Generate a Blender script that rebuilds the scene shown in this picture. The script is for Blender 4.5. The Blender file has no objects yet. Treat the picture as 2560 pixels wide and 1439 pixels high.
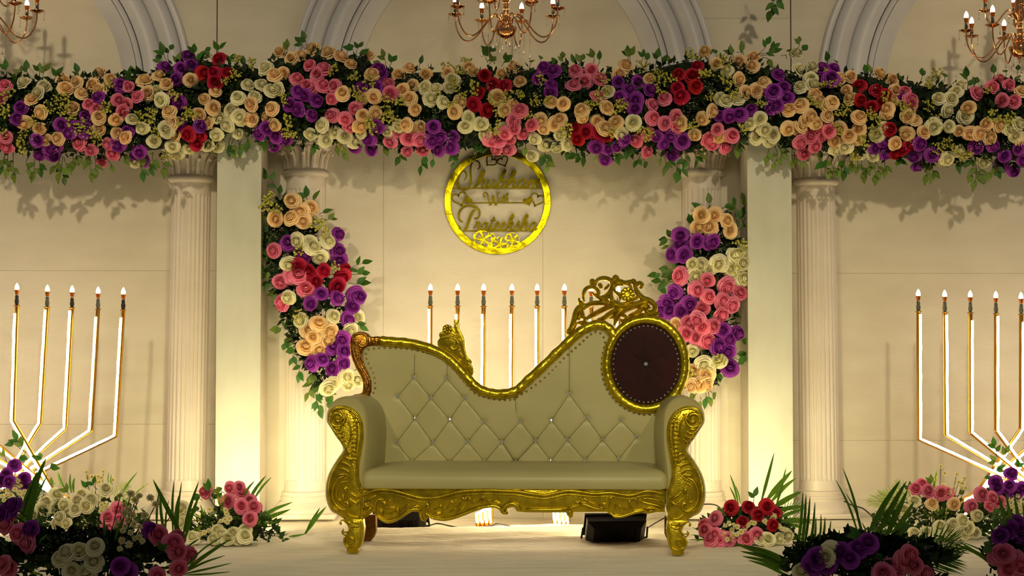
import bpy, math, random
from mathutils import Vector, Matrix, Quaternion
from mathutils.noise import noise as pnoise
random.seed(7)
R = math.radians
SC = bpy.context.scene
COL = SC.collection

# ------------------------------------------------------------------ camera
FPX = 4450.0
cam_d = bpy.data.cameras.new('camera'); cam = bpy.data.objects.new('camera', cam_d); COL.objects.link(cam)
cam_d.sensor_width = 36.0; cam_d.lens = 36.0*FPX/2560.0
cam_d.clip_start = 0.05; cam_d.clip_end = 200
CAM_LOC = Vector((0, 0, 0.99))
CAM_ROT = Matrix.Rotation(R(-0.7), 3, 'Z') @ Matrix.Rotation(R(92.2), 3, 'X')
cam.matrix_world = Matrix.Translation(CAM_LOC) @ CAM_ROT.to_4x4()
SC.camera = cam
# ------------------------------------------------------------------ exposure
SC.view_settings.view_transform = 'Standard'
SC.view_settings.look = 'None'
SC.view_settings.exposure = 0.12
SC.view_settings.gamma = 1.0
SC.view_settings.use_curve_mapping = False
# ------------------------------------------------------------------ world: the dim hall
w = bpy.data.worlds.new('hall'); SC.world = w; w.use_nodes = True
w.node_tree.nodes['Background'].inputs[0].default_value = (0.52, 0.48, 0.42, 1)
w.node_tree.nodes['Background'].inputs[1].default_value = 0.20

def light(kind, name, loc, target, energy, color, size=0.3, size_y=None, spot=60, blend=0.8):
    d = bpy.data.lights.new(name, kind); d.energy = energy; d.color = color
    if kind == 'AREA':
        d.size = size
        if size_y: d.shape = 'RECTANGLE'; d.size_y = size_y
    elif kind == 'SPOT':
        d.spot_size = R(spot); d.spot_blend = blend; d.shadow_soft_size = size
    else: d.shadow_soft_size = size
    o = bpy.data.objects.new(name, d); COL.objects.link(o)
    o.location = loc
    o.rotation_euler = (Vector(target)-Vector(loc)).to_track_quat('-Z', 'Y').to_euler()
    return o
WARM = (1.0, 0.80, 0.50)
# stage lamps of the hall, in front of and above the stage
light('SPOT', 'stage_lamp', (-2.6, 4.6, 4.2), (-2.5, 10.8, 1.5), 480, (1.0, 0.82, 0.55), 0.10, spot=60, blend=1.0)
light('SPOT', 'stage_lamp', (2.9, 4.2, 4.3), (2.7, 10.8, 1.5), 480, (1.0, 0.82, 0.55), 0.10, spot=60, blend=1.0)
light('SPOT', 'hall_lamp', (0.2, 3.0, 3.0), (0.1, 9.4, 0.35), 560, (1.0, 0.88, 0.56), 0.45, spot=48, blend=1.0)

# ------------------------------------------------------------------ helpers
def ray(px, py):
    return CAM_ROT @ Vector(((px-1280.0)/FPX, (719.5-py)/FPX, -1.0))
def P(px, py, Y):
    """world point seen at a pixel, at distance Y from the lens plane of the hall"""
    d = ray(px, py); t = (Y-CAM_LOC.y)/d.y
    return CAM_LOC + d*t
def ground(px, py, z=0.0):
    d = ray(px, py); t = (z-CAM_LOC.z)/d.z
    return CAM_LOC + d*t
def ppm(Y): return FPX/Y

def catmull(pts, n=6, closed=False):
    out = []; N = len(pts)
    if N < 3 and not closed:
        a, b = Vector(pts[0]), Vector(pts[-1])
        return [a.lerp(b, i/n) for i in range(n+1)]
    rng = range(N if closed else N-1)
    V = [Vector(p) for p in pts]
    for i in rng:
        if closed: p0, p1, p2, p3 = V[(i-1) % N], V[i], V[(i+1) % N], V[(i+2) % N]
        else:
            p1, p2 = V[i], V[i+1]
            p0 = V[i-1] if i > 0 else p1*2-p2
            p3 = V[i+2] if i+2 < N else p2*2-p1
        for k in range(n):
            t = k/n
            out.append(0.5*((2*p1)+(p2-p0)*t+(2*p0-5*p1+4*p2-p3)*t*t+(3*p1-p0-3*p2+p3)*t*t*t))
    if not closed: out.append(V[-1].copy())
    return out

class MB:
    def __init__(s): s.v = []; s.f = []; s.m = []; s.mi = 0
    def add(s, vs, fs):
        o = len(s.v); s.v.extend([tuple(v) for v in vs])
        for f in fs: s.f.append(tuple(i+o for i in f)); s.m.append(s.mi)
    def box(s, a, b, bev=0.0):
        x0, y0, z0 = a; x1, y1, z1 = b
        if x0 > x1: x0, x1 = x1, x0
        if y0 > y1: y0, y1 = y1, y0
        if z0 > z1: z0, z1 = z1, z0
        if bev <= 0:
            vs = [(x0,y0,z0),(x1,y0,z0),(x1,y1,z0),(x0,y1,z0),(x0,y0,z1),(x1,y0,z1),(x1,y1,z1),(x0,y1,z1)]
            s.add(vs, [(3,2,1,0),(4,5,6,7),(0,1,5,4),(1,2,6,5),(2,3,7,6),(3,0,4,7)])
        else:
            b = bev
            def ring(z, i): return [(x0+i,y0+i,z),(x1-i,y0+i,z),(x1-i,y1-i,z),(x0+i,y1-i,z)]
            def oct_(z, i):
                j = i
                return [(x0+b,y0+j,z),(x1-b,y0+j,z),(x1-j,y0+b,z),(x1-j,y1-b,z),(x1-b,y1-j,z),(x0+b,y1-j,z),(x0+j,y1-b,z),(x0+j,y0+b,z)]
            L = [oct_(z0, b*0.7), oct_(z0+b, 0), oct_(z1-b, 0), oct_(z1, b*0.7)]
            s.loft(L, True, True)
    def loft(s, rings, cap0=True, cap1=True, closed=True):
        n = len(rings[0]); o = len(s.v)
        for r in rings: s.v.extend([tuple(p) for p in r])
        for i in range(len(rings)-1):
            for k in range(n if closed else n-1):
                a = o+i*n+k; b = o+i*n+(k+1) % n
                s.f.append((a, b, b+n, a+n)); s.m.append(s.mi)
        if cap0: s.f.append(tuple(o+k for k in range(n-1, -1, -1))); s.m.append(s.mi)
        if cap1: s.f.append(tuple(o+(len(rings)-1)*n+k for k in range(n))); s.m.append(s.mi)
    def tube(s, path, r, n=8, caps=True, flat=None):
        path = [Vector(p) for p in path]; rings = []
        if len(path) < 2: return
        t0 = (path[1]-path[0]).normalized()
        up = Vector((0, 1, 0)) if abs(t0.y) < 0.9 else Vector((1, 0, 0))
        u = t0.cross(up).normalized()
        for i, p in enumerate(path):
            t = (path[min(i+1, len(path)-1)]-path[max(i-1, 0)])
            if t.length < 1e-9: t = t0
            t = t.normalized(); u = (u-t*u.dot(t))
            if u.length < 1e-6: u = t.orthogonal()
            u = u.normalized(); v = t.cross(u)
            rr = r(i/(len(path)-1)) if callable(r) else (r[i] if isinstance(r, (list, tuple)) else r)
            rings.append([p+u*math.cos(2*math.pi*k/n)*rr+v*math.sin(2*math.pi*k/n)*rr for k in range(n)])
        s.loft(rings, caps, caps)
    def lathe(s, prof, c=(0,0,0), n=24, a0=0.0, a1=2*math.pi, cap=True, mod=None):
        full = abs(a1-a0-2*math.pi) < 1e-6; m = n if full else n+1
        rings = []
        for (r, z) in prof:
            rg = []
            for k in range(m):
                a = a0+(a1-a0)*k/n; rr = r*(mod(a, z) if mod else 1)
                rg.append((c[0]+rr*math.cos(a), c[1]+rr*math.sin(a), c[2]+z))
            rings.append(rg)
        s.loft(rings, cap, cap, closed=full)
    def sphere(s, c, r, n=8, m=6, sz=1.0):
        prof = [(max(1e-4, r*math.sin(math.pi*i/m)), -r*sz*math.cos(math.pi*i/m)) for i in range(m+1)]
        s.lathe(prof, c, n)
    def octa(s, c, r, sz=1.0):
        x, y, z = c
        s.add([(x+r,y,z),(x,y+r,z),(x-r,y,z),(x,y-r,z),(x,y,z+r*sz),(x,y,z-r*sz)],
              [(0,1,4),(1,2,4),(2,3,4),(3,0,4),(1,0,5),(2,1,5),(3,2,5),(0,3,5)])
    def stroke(s, pts, w, y0, h, n=8, sub=5, taper=(0.35, 0.35), m=None):
        """a carved scroll in the XZ plane: pts are (x,z), w full width, h half depth"""
        C = catmull([(p[0], p[1], 0) for p in pts], sub)
        L = len(C)-1; rings = []
        for i, p in enumerate(C):
            t = C[min(i+1, L)]-C[max(i-1, 0)]
            if t.length < 1e-9: t = Vector((1, 0, 0))
            t.normalize(); nx = Vector((-t.y, t.x, 0)); f = i/L
            k = 1.0
            if f < 0.3: k = taper[0]+(1-taper[0])*math.sin(f/0.3*math.pi/2)
            elif f > 0.7: k = taper[1]+(1-taper[1])*math.sin((1-f)/0.3*math.pi/2)
            rings.append([(p.x+nx.x*math.cos(a)*w/2*k, y0-math.sin(a)*h*(0.4+0.6*k), p.y+nx.y*math.cos(a)*w/2*k)
                          for a in [2*math.pi*j/n for j in range(n)]])
        s.loft(rings, True, True)
    def panel(s, outline, y0, y1, bev=0.006, smooth=True, sub=3):
        """extruded outline (x,z) from front y0 to back y1, with a rounded front edge"""
        C = catmull([(p[0], p[1], 0) for p in outline], sub, True) if smooth else [Vector((p[0], p[1], 0)) for p in outline]
        A = sum(C[i].x*C[(i+1) % len(C)].y-C[(i+1) % len(C)].x*C[i].y for i in range(len(C)))
        if A < 0: C.reverse()
        N = len(C); nrm = []
        for i in range(N):
            t = C[(i+1) % N]-C[i-1]; t.normalize(); nrm.append(Vector((t.y, -t.x, 0)))
        def ring(d, y): return [(C[i].x-nrm[i].x*d, y, C[i].y-nrm[i].y*d) for i in range(N)]
        s.loft([ring(bev, y0), ring(bev*0.3, y0+bev*0.3), ring(0, y0+bev), ring(0, y1)], True, True)
    def mesh(s, name, mats, smooth=True, off=(0,0,0)):
        me = bpy.data.meshes.new(name)
        if off != (0,0,0):
            ox, oy, oz = off; vs = [(a-ox, b-oy, c-oz) for a, b, c in s.v]
        else: vs = s.v
        me.from_pydata(vs, [], s.f)
        if not isinstance(mats, (list, tuple)): mats = [mats]
        for m_ in mats: me.materials.append(m_)
        if len(mats) > 1: me.polygons.foreach_set('material_index', s.m)
        if smooth: me.polygons.foreach_set('use_smooth', [True]*len(me.polygons))
        me.validate(); me.update()
        return me
def link(name, data, parent=None, loc=None, rot=None, scale=None, mw=None):
    o = bpy.data.objects.new(name, data); COL.objects.link(o)
    if parent: o.parent = parent
    if mw is not None: o.matrix_local = mw
    else:
        if loc is not None: o.location = loc
        if rot is not None: o.rotation_euler = rot
        if scale is not None: o.scale = scale if hasattr(scale, '__len__') else (scale,)*3
    return o
def sharp(me, ang=40):
    try: me.set_sharp_from_angle(angle=R(ang))
    except Exception: pass
    return me
def part(name, mb, mats, parent, smooth=True, ang=45, local=False, label=None):
    off = (0,0,0) if (local or parent is None) else tuple(parent_origin(parent))
    me = mb.mesh(name, mats, smooth, off)
    if smooth: sharp(me, ang)
    o = link(name, me, parent)
    if label: o['label'] = label
    return o
ORIG = {}
def parent_origin(p): return ORIG.get(p.name, Vector((0,0,0)))
def thing(name, label, cat, loc=(0,0,0), group=None, rotz=0.0):
    o = bpy.data.objects.new(name, None); COL.objects.link(o); o.empty_display_size = 0.1
    o.location = loc; o.rotation_euler = (0, 0, rotz)
    o['label'] = label; o['category'] = cat
    if group: o['group'] = group
    ORIG[o.name] = Vector(loc)
    return o
def tag(o, label, cat, group=None, kind=None):
    o['label'] = label; o['category'] = cat
    if group: o['group'] = group
    if kind: o['kind'] = kind
    return o
def subpart(name, mb, mats, par, root, smooth=True, ang=45):
    """third level: par's vertices are relative to root and par has an identity transform"""
    me = mb.mesh(name, mats, smooth, tuple(parent_origin(root)))
    if smooth: sharp(me, ang)
    return link(name, me, par)
def copy_tree(o, parent=None):
    c = o.copy(); COL.objects.link(c)
    if parent:
        c.parent = parent
    for ch in [k for k in bpy.data.objects if k.parent == o]: copy_tree(ch, c)
    return c

# ------------------------------------------------------------------ materials
def lin(c):
    return tuple(((x/255.0)/12.92 if x/255.0 <= 0.04045 else (((x/255.0)+0.055)/1.055)**2.4) for x in c)
def mat(name, rgb, rough=0.6, metal=0.0, rgb2=None, nscale=5.0, ndet=4.0, nlo=0.35, nhi=0.65, stretch=None,
        bump=0.0, bscale=60.0, bdist=0.01, rnd=0.0, emit=None, estr=0.0, trans=0.0, coat=0.0, transl=0.0, sheen=0.0, spec=0.5, voro=False, ior=1.45):
    m = bpy.data.materials.new(name); m.use_nodes = True
    nt = m.node_tree; N = nt.nodes; L = nt.links; b = N['Principled BSDF']
    b.inputs['Base Color'].default_value = (*lin(rgb), 1); b.inputs['Roughness'].default_value = rough
    b.inputs['Metallic'].default_value = metal; b.inputs['Specular IOR Level'].default_value = spec
    b.inputs['IOR'].default_value = ior
    if trans: b.inputs['Transmission Weight'].default_value = trans
    if coat: b.inputs['Coat Weight'].default_value = coat
    if sheen: b.inputs['Sheen Weight'].default_value = sheen
    tc = None
    def coords(st):
        nonlocal tc
        if tc is None: tc = N.new('ShaderNodeTexCoord')
        if st is None: return tc.outputs['Object']
        mp = N.new('ShaderNodeMapping'); mp.inputs['Scale'].default_value = st; L.new(tc.outputs['Object'], mp.inputs[0]); return mp.outputs[0]
    last = None
    if rgb2:
        n = N.new('ShaderNodeTexNoise'); n.inputs['Scale'].default_value = nscale; n.inputs['Detail'].default_value = ndet
        L.new(coords(stretch), n.inputs['Vector'])
        mr = N.new('ShaderNodeMapRange'); mr.inputs[1].default_value = nlo; mr.inputs[2].default_value = nhi
        L.new(n.outputs['Fac'], mr.inputs[0])
        mx = N.new('ShaderNodeMix'); mx.data_type = 'RGBA'
        mx.inputs[6].default_value = (*lin(rgb), 1); mx.inputs[7].default_value = (*lin(rgb2), 1)
        L.new(mr.outputs[0], mx.inputs[0]); last = mx.outputs[2]
    if rnd:
        oi = N.new('ShaderNodeObjectInfo'); mr = N.new('ShaderNodeMapRange')
        mr.inputs[3].default_value = 1-rnd; mr.inputs[4].default_value = 1+rnd*0.6
        L.new(oi.outputs['Random'], mr.inputs[0])
        hs = N.new('ShaderNodeHueSaturation'); L.new(mr.outputs[0], hs.inputs['Value'])
        mr2 = N.new('ShaderNodeMapRange'); mr2.inputs[3].default_value = 0.5-rnd*0.05; mr2.inputs[4].default_value = 0.5+rnd*0.05
        mm = N.new('ShaderNodeMath'); mm.operation = 'FRACT'; m2 = N.new('ShaderNodeMath'); m2.operation = 'MULTIPLY'; m2.inputs[1].default_value = 7.3
        L.new(oi.outputs['Random'], m2.inputs[0]); L.new(m2.outputs[0], mm.inputs[0]); L.new(mm.outputs[0], mr2.inputs[0]); L.new(mr2.outputs[0], hs.inputs['Hue'])
        if last is None: hs.inputs['Color'].default_value = (*lin(rgb), 1)
        else: L.new(last, hs.inputs['Color'])
        last = hs.outputs[0]
    if last is not None: L.new(last, b.inputs['Base Color'])
    if bump:
        if voro:
            n = N.new('ShaderNodeTexVoronoi'); n.inputs['Scale'].default_value = bscale; out = n.outputs['Distance']
        else:
            n = N.new('ShaderNodeTexNoise'); n.inputs['Scale'].default_value = bscale; n.inputs['Detail'].default_value = 5; out = n.outputs['Fac']
        L.new(coords(stretch), n.inputs['Vector'])
        bp = N.new('ShaderNodeBump'); bp.inputs['Strength'].default_value = bump; bp.inputs['Distance'].default_value = bdist
        L.new(out, bp.inputs['Height']); L.new(bp.outputs[0], b.inputs['Normal'])
    if emit is not None:
        b.inputs['Emission Color'].default_value = (*emit, 1); b.inputs['Emission Strength'].default_value = estr
    if transl:
        tr = N.new('ShaderNodeBsdfTranslucent'); tr.inputs[0].default_value = (*lin(rgb), 1)
        if last is not None: L.new(last, tr.inputs[0])
        ms = N.new('ShaderNodeMixShader'); ms.inputs[0].default_value = transl
        L.new(b.outputs[0], ms.inputs[1]); L.new(tr.outputs[0], ms.inputs[2])
        L.new(ms.outputs[0], N['Material Output'].inputs['Surface'])
    return m
M = {}
M['wall'] = mat('painted_plywood', (216,208,186), 0.72, rgb2=(206,197,174), nscale=3.0, nlo=0.3, nhi=0.75, stretch=(1,1,2.5), bump=0.25, bscale=35, bdist=0.003)
M['box'] = mat('painted_box', (208,208,188), 0.7, rgb2=(196,195,172), nscale=4.0, stretch=(1,1,0.5), bump=0.25, bscale=40, bdist=0.003)
M['gap'] = mat('dark_gap', (40,34,28), 0.9)
M['seam'] = mat('panel_backing', (150,132,104), 0.9)
M['column'] = mat('fibreglass_cream', (228,218,202), 0.38, rgb2=(218,206,188), nscale=2.5, bump=0.08, bscale=20, bdist=0.004)
M['arch'] = mat('fibreglass_grey', (208,206,206), 0.42, rgb2=(192,190,190), nscale=2.0, bump=0.08, bscale=20, bdist=0.004)
M['carpet'] = mat('shaggy_carpet', (240,228,194), 0.95, rgb2=(222,212,180), nscale=7.0, ndet=6, stretch=(0.35,2.2,1), bump=0.6, bscale=45, bdist=0.014, sheen=0.2)
M['floor'] = mat('stage_deck', (120,100,80), 0.8, rgb2=(100,84,66), nscale=8)
M['gold'] = mat('embossed_gold', (214,190,44), 0.25, 0.9, rgb2=(178,154,30), nscale=22, bump=0.32, bscale=120, bdist=0.004)
M['gold_tube'] = mat('gold_foil_rail', (220,196,46), 0.22, 0.9, rgb2=(170,148,28), nscale=30, nlo=0.45, nhi=0.7, bump=0.35, bscale=70, bdist=0.005)
M['gold_dark'] = mat('copper_gold', (190,140,50), 0.27, 1.0, rgb2=(140,86,30), nscale=25, bump=0.5, bscale=80, bdist=0.006)
M['bronze'] = mat('bronze_leg', (140,100,30), 0.4, 0.8, rgb2=(110,72,20), nscale=25, bump=0.5, bscale=70, bdist=0.004)
M['leather'] = mat('pale_leather', (186,178,124), 0.42, rgb2=(178,170,116), nscale=3, bump=0.12, bscale=220, bdist=0.001)
M['velvet'] = mat('maroon_velvet', (52,10,14), 0.9, rgb2=(38,6,10), nscale=9, sheen=0.1)
M['crystal'] = mat('crystal_button', (230,235,240), 0.08, 0.85)
M['nail'] = mat('brass_nailhead', (170,150,80), 0.3, 1.0)
M['crease_shade'] = mat('painted_crease_shade', (104,98,58), 0.8)  # dark colour standing in for shade in the tufting creases
M['mirror_gold'] = mat('gold_mirror_acrylic', (176,162,12), 0.26, 1.0, rgb2=(140,126,10), nscale=9, bump=0.4, bscale=3.5, bdist=0.03)
M['sign_letter'] = mat('gold_letter_acrylic', (116,102,12), 0.42, 1.0, rgb2=(94,82,8), nscale=12, bump=0.6, bscale=9, bdist=0.02)
M['brass'] = mat('candelabra_gold', (196,140,50), 0.3, 1.0)
M['rosegold'] = mat('chandelier_copper_gold', (226,160,104), 0.14, 1.0)
M['chrome'] = mat('candle_sleeve', (120,110,100), 0.15, 0.9)
M['black'] = mat('black_metal', (22,18,16), 0.45, 0.3)
M['blackplastic'] = mat('black_socket', (40,38,34), 0.5)
M['greyplastic'] = mat('grey_socket', (96,100,84), 0.5)
M['amber'] = mat('amber_bulb_cup', (190,96,24), 0.3, 0.6)
M['bulb'] = mat('lit_bulb', (255,235,190), 0.3, emit=(1.0,0.72,0.38), estr=26)
M['led'] = mat('led_strip', (255,240,210), 0.4, emit=(1.0,0.89,0.68), estr=27)
M['glassdrop'] = mat('crystal_drop', (250,240,225), 0.03, trans=1.0, ior=1.5)
M['cable'] = mat('black_cable', (26,20,16), 0.6)
M['lens'] = mat('flood_lens', (255,240,200), 0.3, emit=(1.0,0.84,0.46), estr=8)
M['rose'] = {
 'P': mat('peach_petal', (255,232,184), 0.65, rgb2=(255,214,146), nscale=14, rnd=0.10, transl=0.15),
 'I': mat('ivory_petal', (252,248,210), 0.65, rgb2=(240,234,186), nscale=14, rnd=0.10, transl=0.15),
 'V': mat('violet_petal', (172,62,186), 0.65, rgb2=(140,44,156), nscale=14, rnd=0.16, transl=0.12),
 'K': mat('pink_petal', (250,150,178), 0.7, rgb2=(240,122,152), nscale=14, rnd=0.12, transl=0.15),
 'R': mat('crimson_petal', (206,24,58), 0.7, rgb2=(176,14,44), nscale=14, rnd=0.14, transl=0.12)}
M['leaf'] = mat('green_leaf', (78,128,36), 0.5, rgb2=(46,94,26), nscale=20, rnd=0.3, transl=0.2)
M['leaf2'] = mat('variegated_leaf', (70,112,36), 0.5, rgb2=(170,180,70), nscale=26, nlo=0.5, nhi=0.62, rnd=0.2, transl=0.2)
M['bedleaf'] = mat('bed_foliage', (66,98,34), 0.6, rgb2=(34,58,18), nscale=9, nlo=.4, nhi=.6, transl=0.25)
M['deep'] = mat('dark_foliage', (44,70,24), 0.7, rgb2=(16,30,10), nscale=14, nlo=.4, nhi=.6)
M['moss'] = mat('moss', (16,28,10), 0.9)
M['blade'] = mat('palm_blade', (104,150,40), 0.5, rgb2=(76,118,30), nscale=6, rnd=0.25, transl=0.5)
M['blade2'] = mat('striped_blade', (112,160,36), 0.5, rgb2=(214,214,84), nscale=30, nlo=0.5, nhi=0.6, stretch=(3,3,0.4), rnd=0.15, transl=0.5)
M['stem'] = mat('stem', (70,70,30), 0.7)
M['berry'] = mat('berry', (196,190,84), 0.55, rgb2=(170,170,60), nscale=20, rnd=0.12)
M['daisy'] = mat('daisy_petal', (236,226,170), 0.7, rnd=0.08, transl=0.15)
M['daisyc'] = mat('daisy_centre', (190,170,40), 0.8)
M['breath'] = mat('baby_breath', (236,238,214), 0.7)
# ================================================================== STRUCTURE
YW = 11.08          # face of the plywood back wall
YB = 10.72          # face of the two boxed pilasters
def X(px, Y, py=700): return P(px, py, Y).x
def Z(py, Y, px=1280): return P(px, py, Y).z
mb = MB(); mb.box((-5.4, 2.6, -0.6), (5.4, 11.4, -0.03))
fl = part('floor', mb, M['floor'], None, smooth=False); fl['kind'] = 'structure'
mb = MB(); mb.box((-5.4, YW+0.02, -0.03), (5.4, YW+0.10, 4.3))
wall = part('wall_back', mb, M['seam'], None, smooth=False); wall['kind'] = 'structure'
ORIG[wall.name] = Vector((0,0,0))
xa, xb = X(544, YW, 60), X(1975.5, YW, 60)
x1, x2 = X(958.5, YW), X(1357, YW)
xc, xd = X(700, YW), X(1820, YW)
zt = Z(330, YW); g = 0.0007
def sheet(xl, xr, zl, zr, gl=g, gr=g, th=0.0):
    mb = MB(); mb.box((xl+gl, YW-th, zl+g), (xr-gr, YW+0.018, zr-g))
    o = part('plywood_panel', mb, M['wall'], wall, smooth=False); return o
zs1, zs2 = Z(676, YW, 200), Z(1060, YW, 200)
zs3 = Z(683, YW, 2300)
for (zl, zr) in ((-0.03, zs2), (zs2, zs1), (zs1, zt)): sheet(-5.4, xa, zl, zr)
for (zl, zr) in ((-0.03, Z(1100, YW, 2300)), (Z(1100, YW, 2300), zs3), (zs3, zt)): sheet(xb, 5.4, zl, zr)
sheet(xa, x1, -0.03, zt); sheet(x1, x2, -0.03, zt); sheet(x2, xb, -0.03, zt)
sheet(-5.4, xa, zt, 4.3, gr=0.007); sheet(xb, 5.4, zt, 4.3, gl=0.007)
zsm = Z(46, YW, 1920); xm = X(1700, YW, 46)
sheet(xa, xm, zt, 4.3, gl=0.0); sheet(xm, xb, zsm, 4.3); sheet(xm, xb, zt, zsm)
# boxed pilasters
for (pl, pr, lab, inner) in ((541.5, 652.5, 'white painted box pilaster left of the sofa, standing between two fluted columns', 1),
                         (1869, 1980, 'white painted box pilaster right of the sofa, standing between two fluted columns', -1)):
    xl, xr = X(pl, YB, 620), X(pr, YB, 620)
    t = thing('box_pilaster', lab, 'pilaster', ((xl+xr)/2, YB, 0))
    mb = MB(); mb.box((xl, YB, 0.004), (xr, YB+0.012, Z(310, YB)), 0.002); part('front_board', mb, M['box'], t, smooth=False)
    mb = MB(); mb.box((xl+0.004, YB+0.0135, 0.0), (xl+0.018, YW-0.001, Z(310, YB))); part('side_board', mb, M['wall'], t, smooth=False)
    mb = MB(); mb.box((xr-0.018, YB+0.0135, 0.0), (xr-0.004, YW-0.001, Z(310, YB))); part('side_board', mb, M['wall'], t, smooth=False)

# columns ------------------------------------------------------------
def column(pxt, pxb, yring, ybase, lab):
    """half-round fluted column: px of axis at the ring and at the base"""
    Yc = YW-0.002
    top = P(pxt, yring, Yc-0.1); bot = P(pxb, ybase, Yc-0.1)
    zr, zb = top.z, bot.z; tilt = math.atan2(top.x-bot.x, zr-zb)
    t = thing('fluted_column', lab, 'column', (bot.x-math.tan(tilt)*zb, Yc, 0))
    ang = (math.pi, 2*math.pi); r = 0.125; o = tuple(t.location)
    # base
    mb = MB(); mb.box((-0.205+o[0], Yc-0.215, 0.0), (0.205+o[0], Yc, 0.03), 0.006)
    part('plinth', mb, M['column'], t)
    k = zb
    prof = [(0.195,0.03),(0.197,0.045),(0.19,0.06),(0.176,0.075),(0.158,0.10),(0.149,k-0.035),(0.147,k-0.025),(0.152,k-0.018),(0.152,k-0.006),(0.142,k-0.001),(0.139,k+0.003),(0.146,k+0.010),(0.146,k+0.022),(0.138,k+0.028),(0.128,k+0.03)]
    prof = [p for i, p in enumerate(prof) if i < 5 or True]
    mb = MB(); mb.lathe(prof, o, 40, *ang); part('base', mb, M['column'], t)
    # shaft with flutes
    z0, z1 = k+0.03, zr-0.02; fb, ft = z0+0.06, z1-0.075
    N = 13*8
    def flute(a, z):
        s = (a-math.pi)/math.pi*13
        f = s-math.floor(s); d = max(0.0, 1-abs(f-0.5)/0.36)
        e = 1.0
        if z < fb+0.001 or z > ft-0.001: e = 0.0
        return 1-0.075*math.sqrt(d)*e if d > 0 else 1.0
    mb = MB()
    zs = [z0, fb-0.004, fb, fb+0.012, (fb+ft)/2, ft-0.012, ft, ft+0.004, z1]
    rings = []
    mb.lathe([(r+(0.004 if z in (z0,) else 0)-0.004*(z-z0)/(z1-z0), z) for z in zs], o, N, *ang, mod=flute)
    part('shaft', mb, M['column'], t, ang=30)
    # capital
    mb = MB()
    prof = [(0.122,z1),(0.132,z1+0.002),(0.143,z1+0.012),(0.146,z1+0.024),(0.141,z1+0.036),(0.128,z1+0.042)]
    mb.lathe(prof, o, 40, *ang)
    part('neck_ring', mb, M['column'], t)
    mb = MB()
    def fan(a, z): return 1+0.035*math.sin((a-math.pi)*22)*min(1, max(0, (z-z1-0.05)/0.05))
    prof = [(0.120,z1+0.04),(0.124,z1+0.06),(0.126,z1+0.10),(0.134,z1+0.14),(0.148,z1+0.165),(0.158,z1+0.172),(0.158,z1+0.185),(0.150,z1+0.19)]
    mb.lathe(prof, o, 132, *ang, mod=fan)
    part('capital', mb, M['column'], t, ang=60)
    for a in range(7):       # acanthus tips under the slab
        an = math.pi*(1+(a+0.5)/7); c, s = math.cos(an), math.sin(an)
        mb = MB()
        pts = [(o[0]+c*rr, Yc+s*rr, z1+zz) for rr, zz in ((0.124,0.05),(0.132,0.10),(0.150,0.14),(0.172,0.155),(0.176,0.140),(0.166,0.132))]
        mb.tube(pts, lambda f: 0.011*(1-0.5*f)+0.002, 6); part('acanthus_leaf', mb, M['column'], t)
    mb = MB(); mb.box((o[0]-0.165, Yc-0.175, z1+0.19), (o[0]+0.165, Yc, z1+0.235), 0.008); part('abacus', mb, M['column'], t)
    t.rotation_euler = (0, tilt, 0)
    return t
column(472, 457.5, 447, 1238, 'fluted cream column left of the left box pilaster, beside the left neon candelabra')
column(760, 758, 432, 1240, 'fluted cream column behind the hanging flower spray left of the sofa')
column(1759, 1757, 432, 1240, 'fluted cream column behind the flower spray right of the sofa')
column(2046, 2057, 454, 1238, 'fluted cream column right of the right box pilaster')

# arches --------------------------------------------------------------
def arch(pxc, lab):
    Yc = YW-0.002; c = P(pxc, 225, Yc); s = 1/ppm(Yc)
    t = thing('arch_moulding', lab, 'arch', (c.x, Yc, c.z))
    def band(name, prof, n=56):
        prof = [(532+(r-562)*1.076, d) for r, d in prof]
        mb = MB(); rings = []; leg = 118*s
        rings.append([(c.x+r*s, Yc-d, c.z-leg) for r, d in prof])
        for k in range(n+1):
            a = math.pi*k/n
            rings.append([(c.x+math.cos(a)*r*s, Yc-d, c.z+math.sin(a)*r*s) for r, d in prof])
        rings.append([(c.x-r*s, Yc-d, c.z-leg) for r, d in prof])
        mb.loft(rings, True, True, closed=True); part(name, mb, M['arch'], t, ang=35)
    band('outer_bead', [(566,0),(566,0.02),(562,0.032),(556,0.034),(551,0.03),(549,0.022),(549,0)])
    band('outer_torus', [(548.5,0),(548.5,0.034),(544,0.052),(536,0.064),(526,0.066),(516,0.058),(508,0.044),(503,0.030),(503,0)])
    band('middle_band', [(502.5,0),(502.5,0.03),(498,0.048),(490,0.060),(478,0.064),(466,0.062),(458,0.05),(456,0.03),(456,0)])
    band('inner_bead', [(455.5,0),(455.5,0.05),(452,0.058),(447,0.060),(443,0.054),(442,0.03),(442,0)])
    band('inner_band', [(441.5,0),(441.5,0.048),(432,0.042),(420,0.026),(410,0.012),(405,0.004),(405,0)])
arch(-55, 'pale moulded arch at the left edge, behind the left chandelier')
arch(1260, 'pale moulded arch above the sofa, behind the middle chandelier')
arch(2574, 'pale moulded arch at the right edge, behind the right chandelier')

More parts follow.
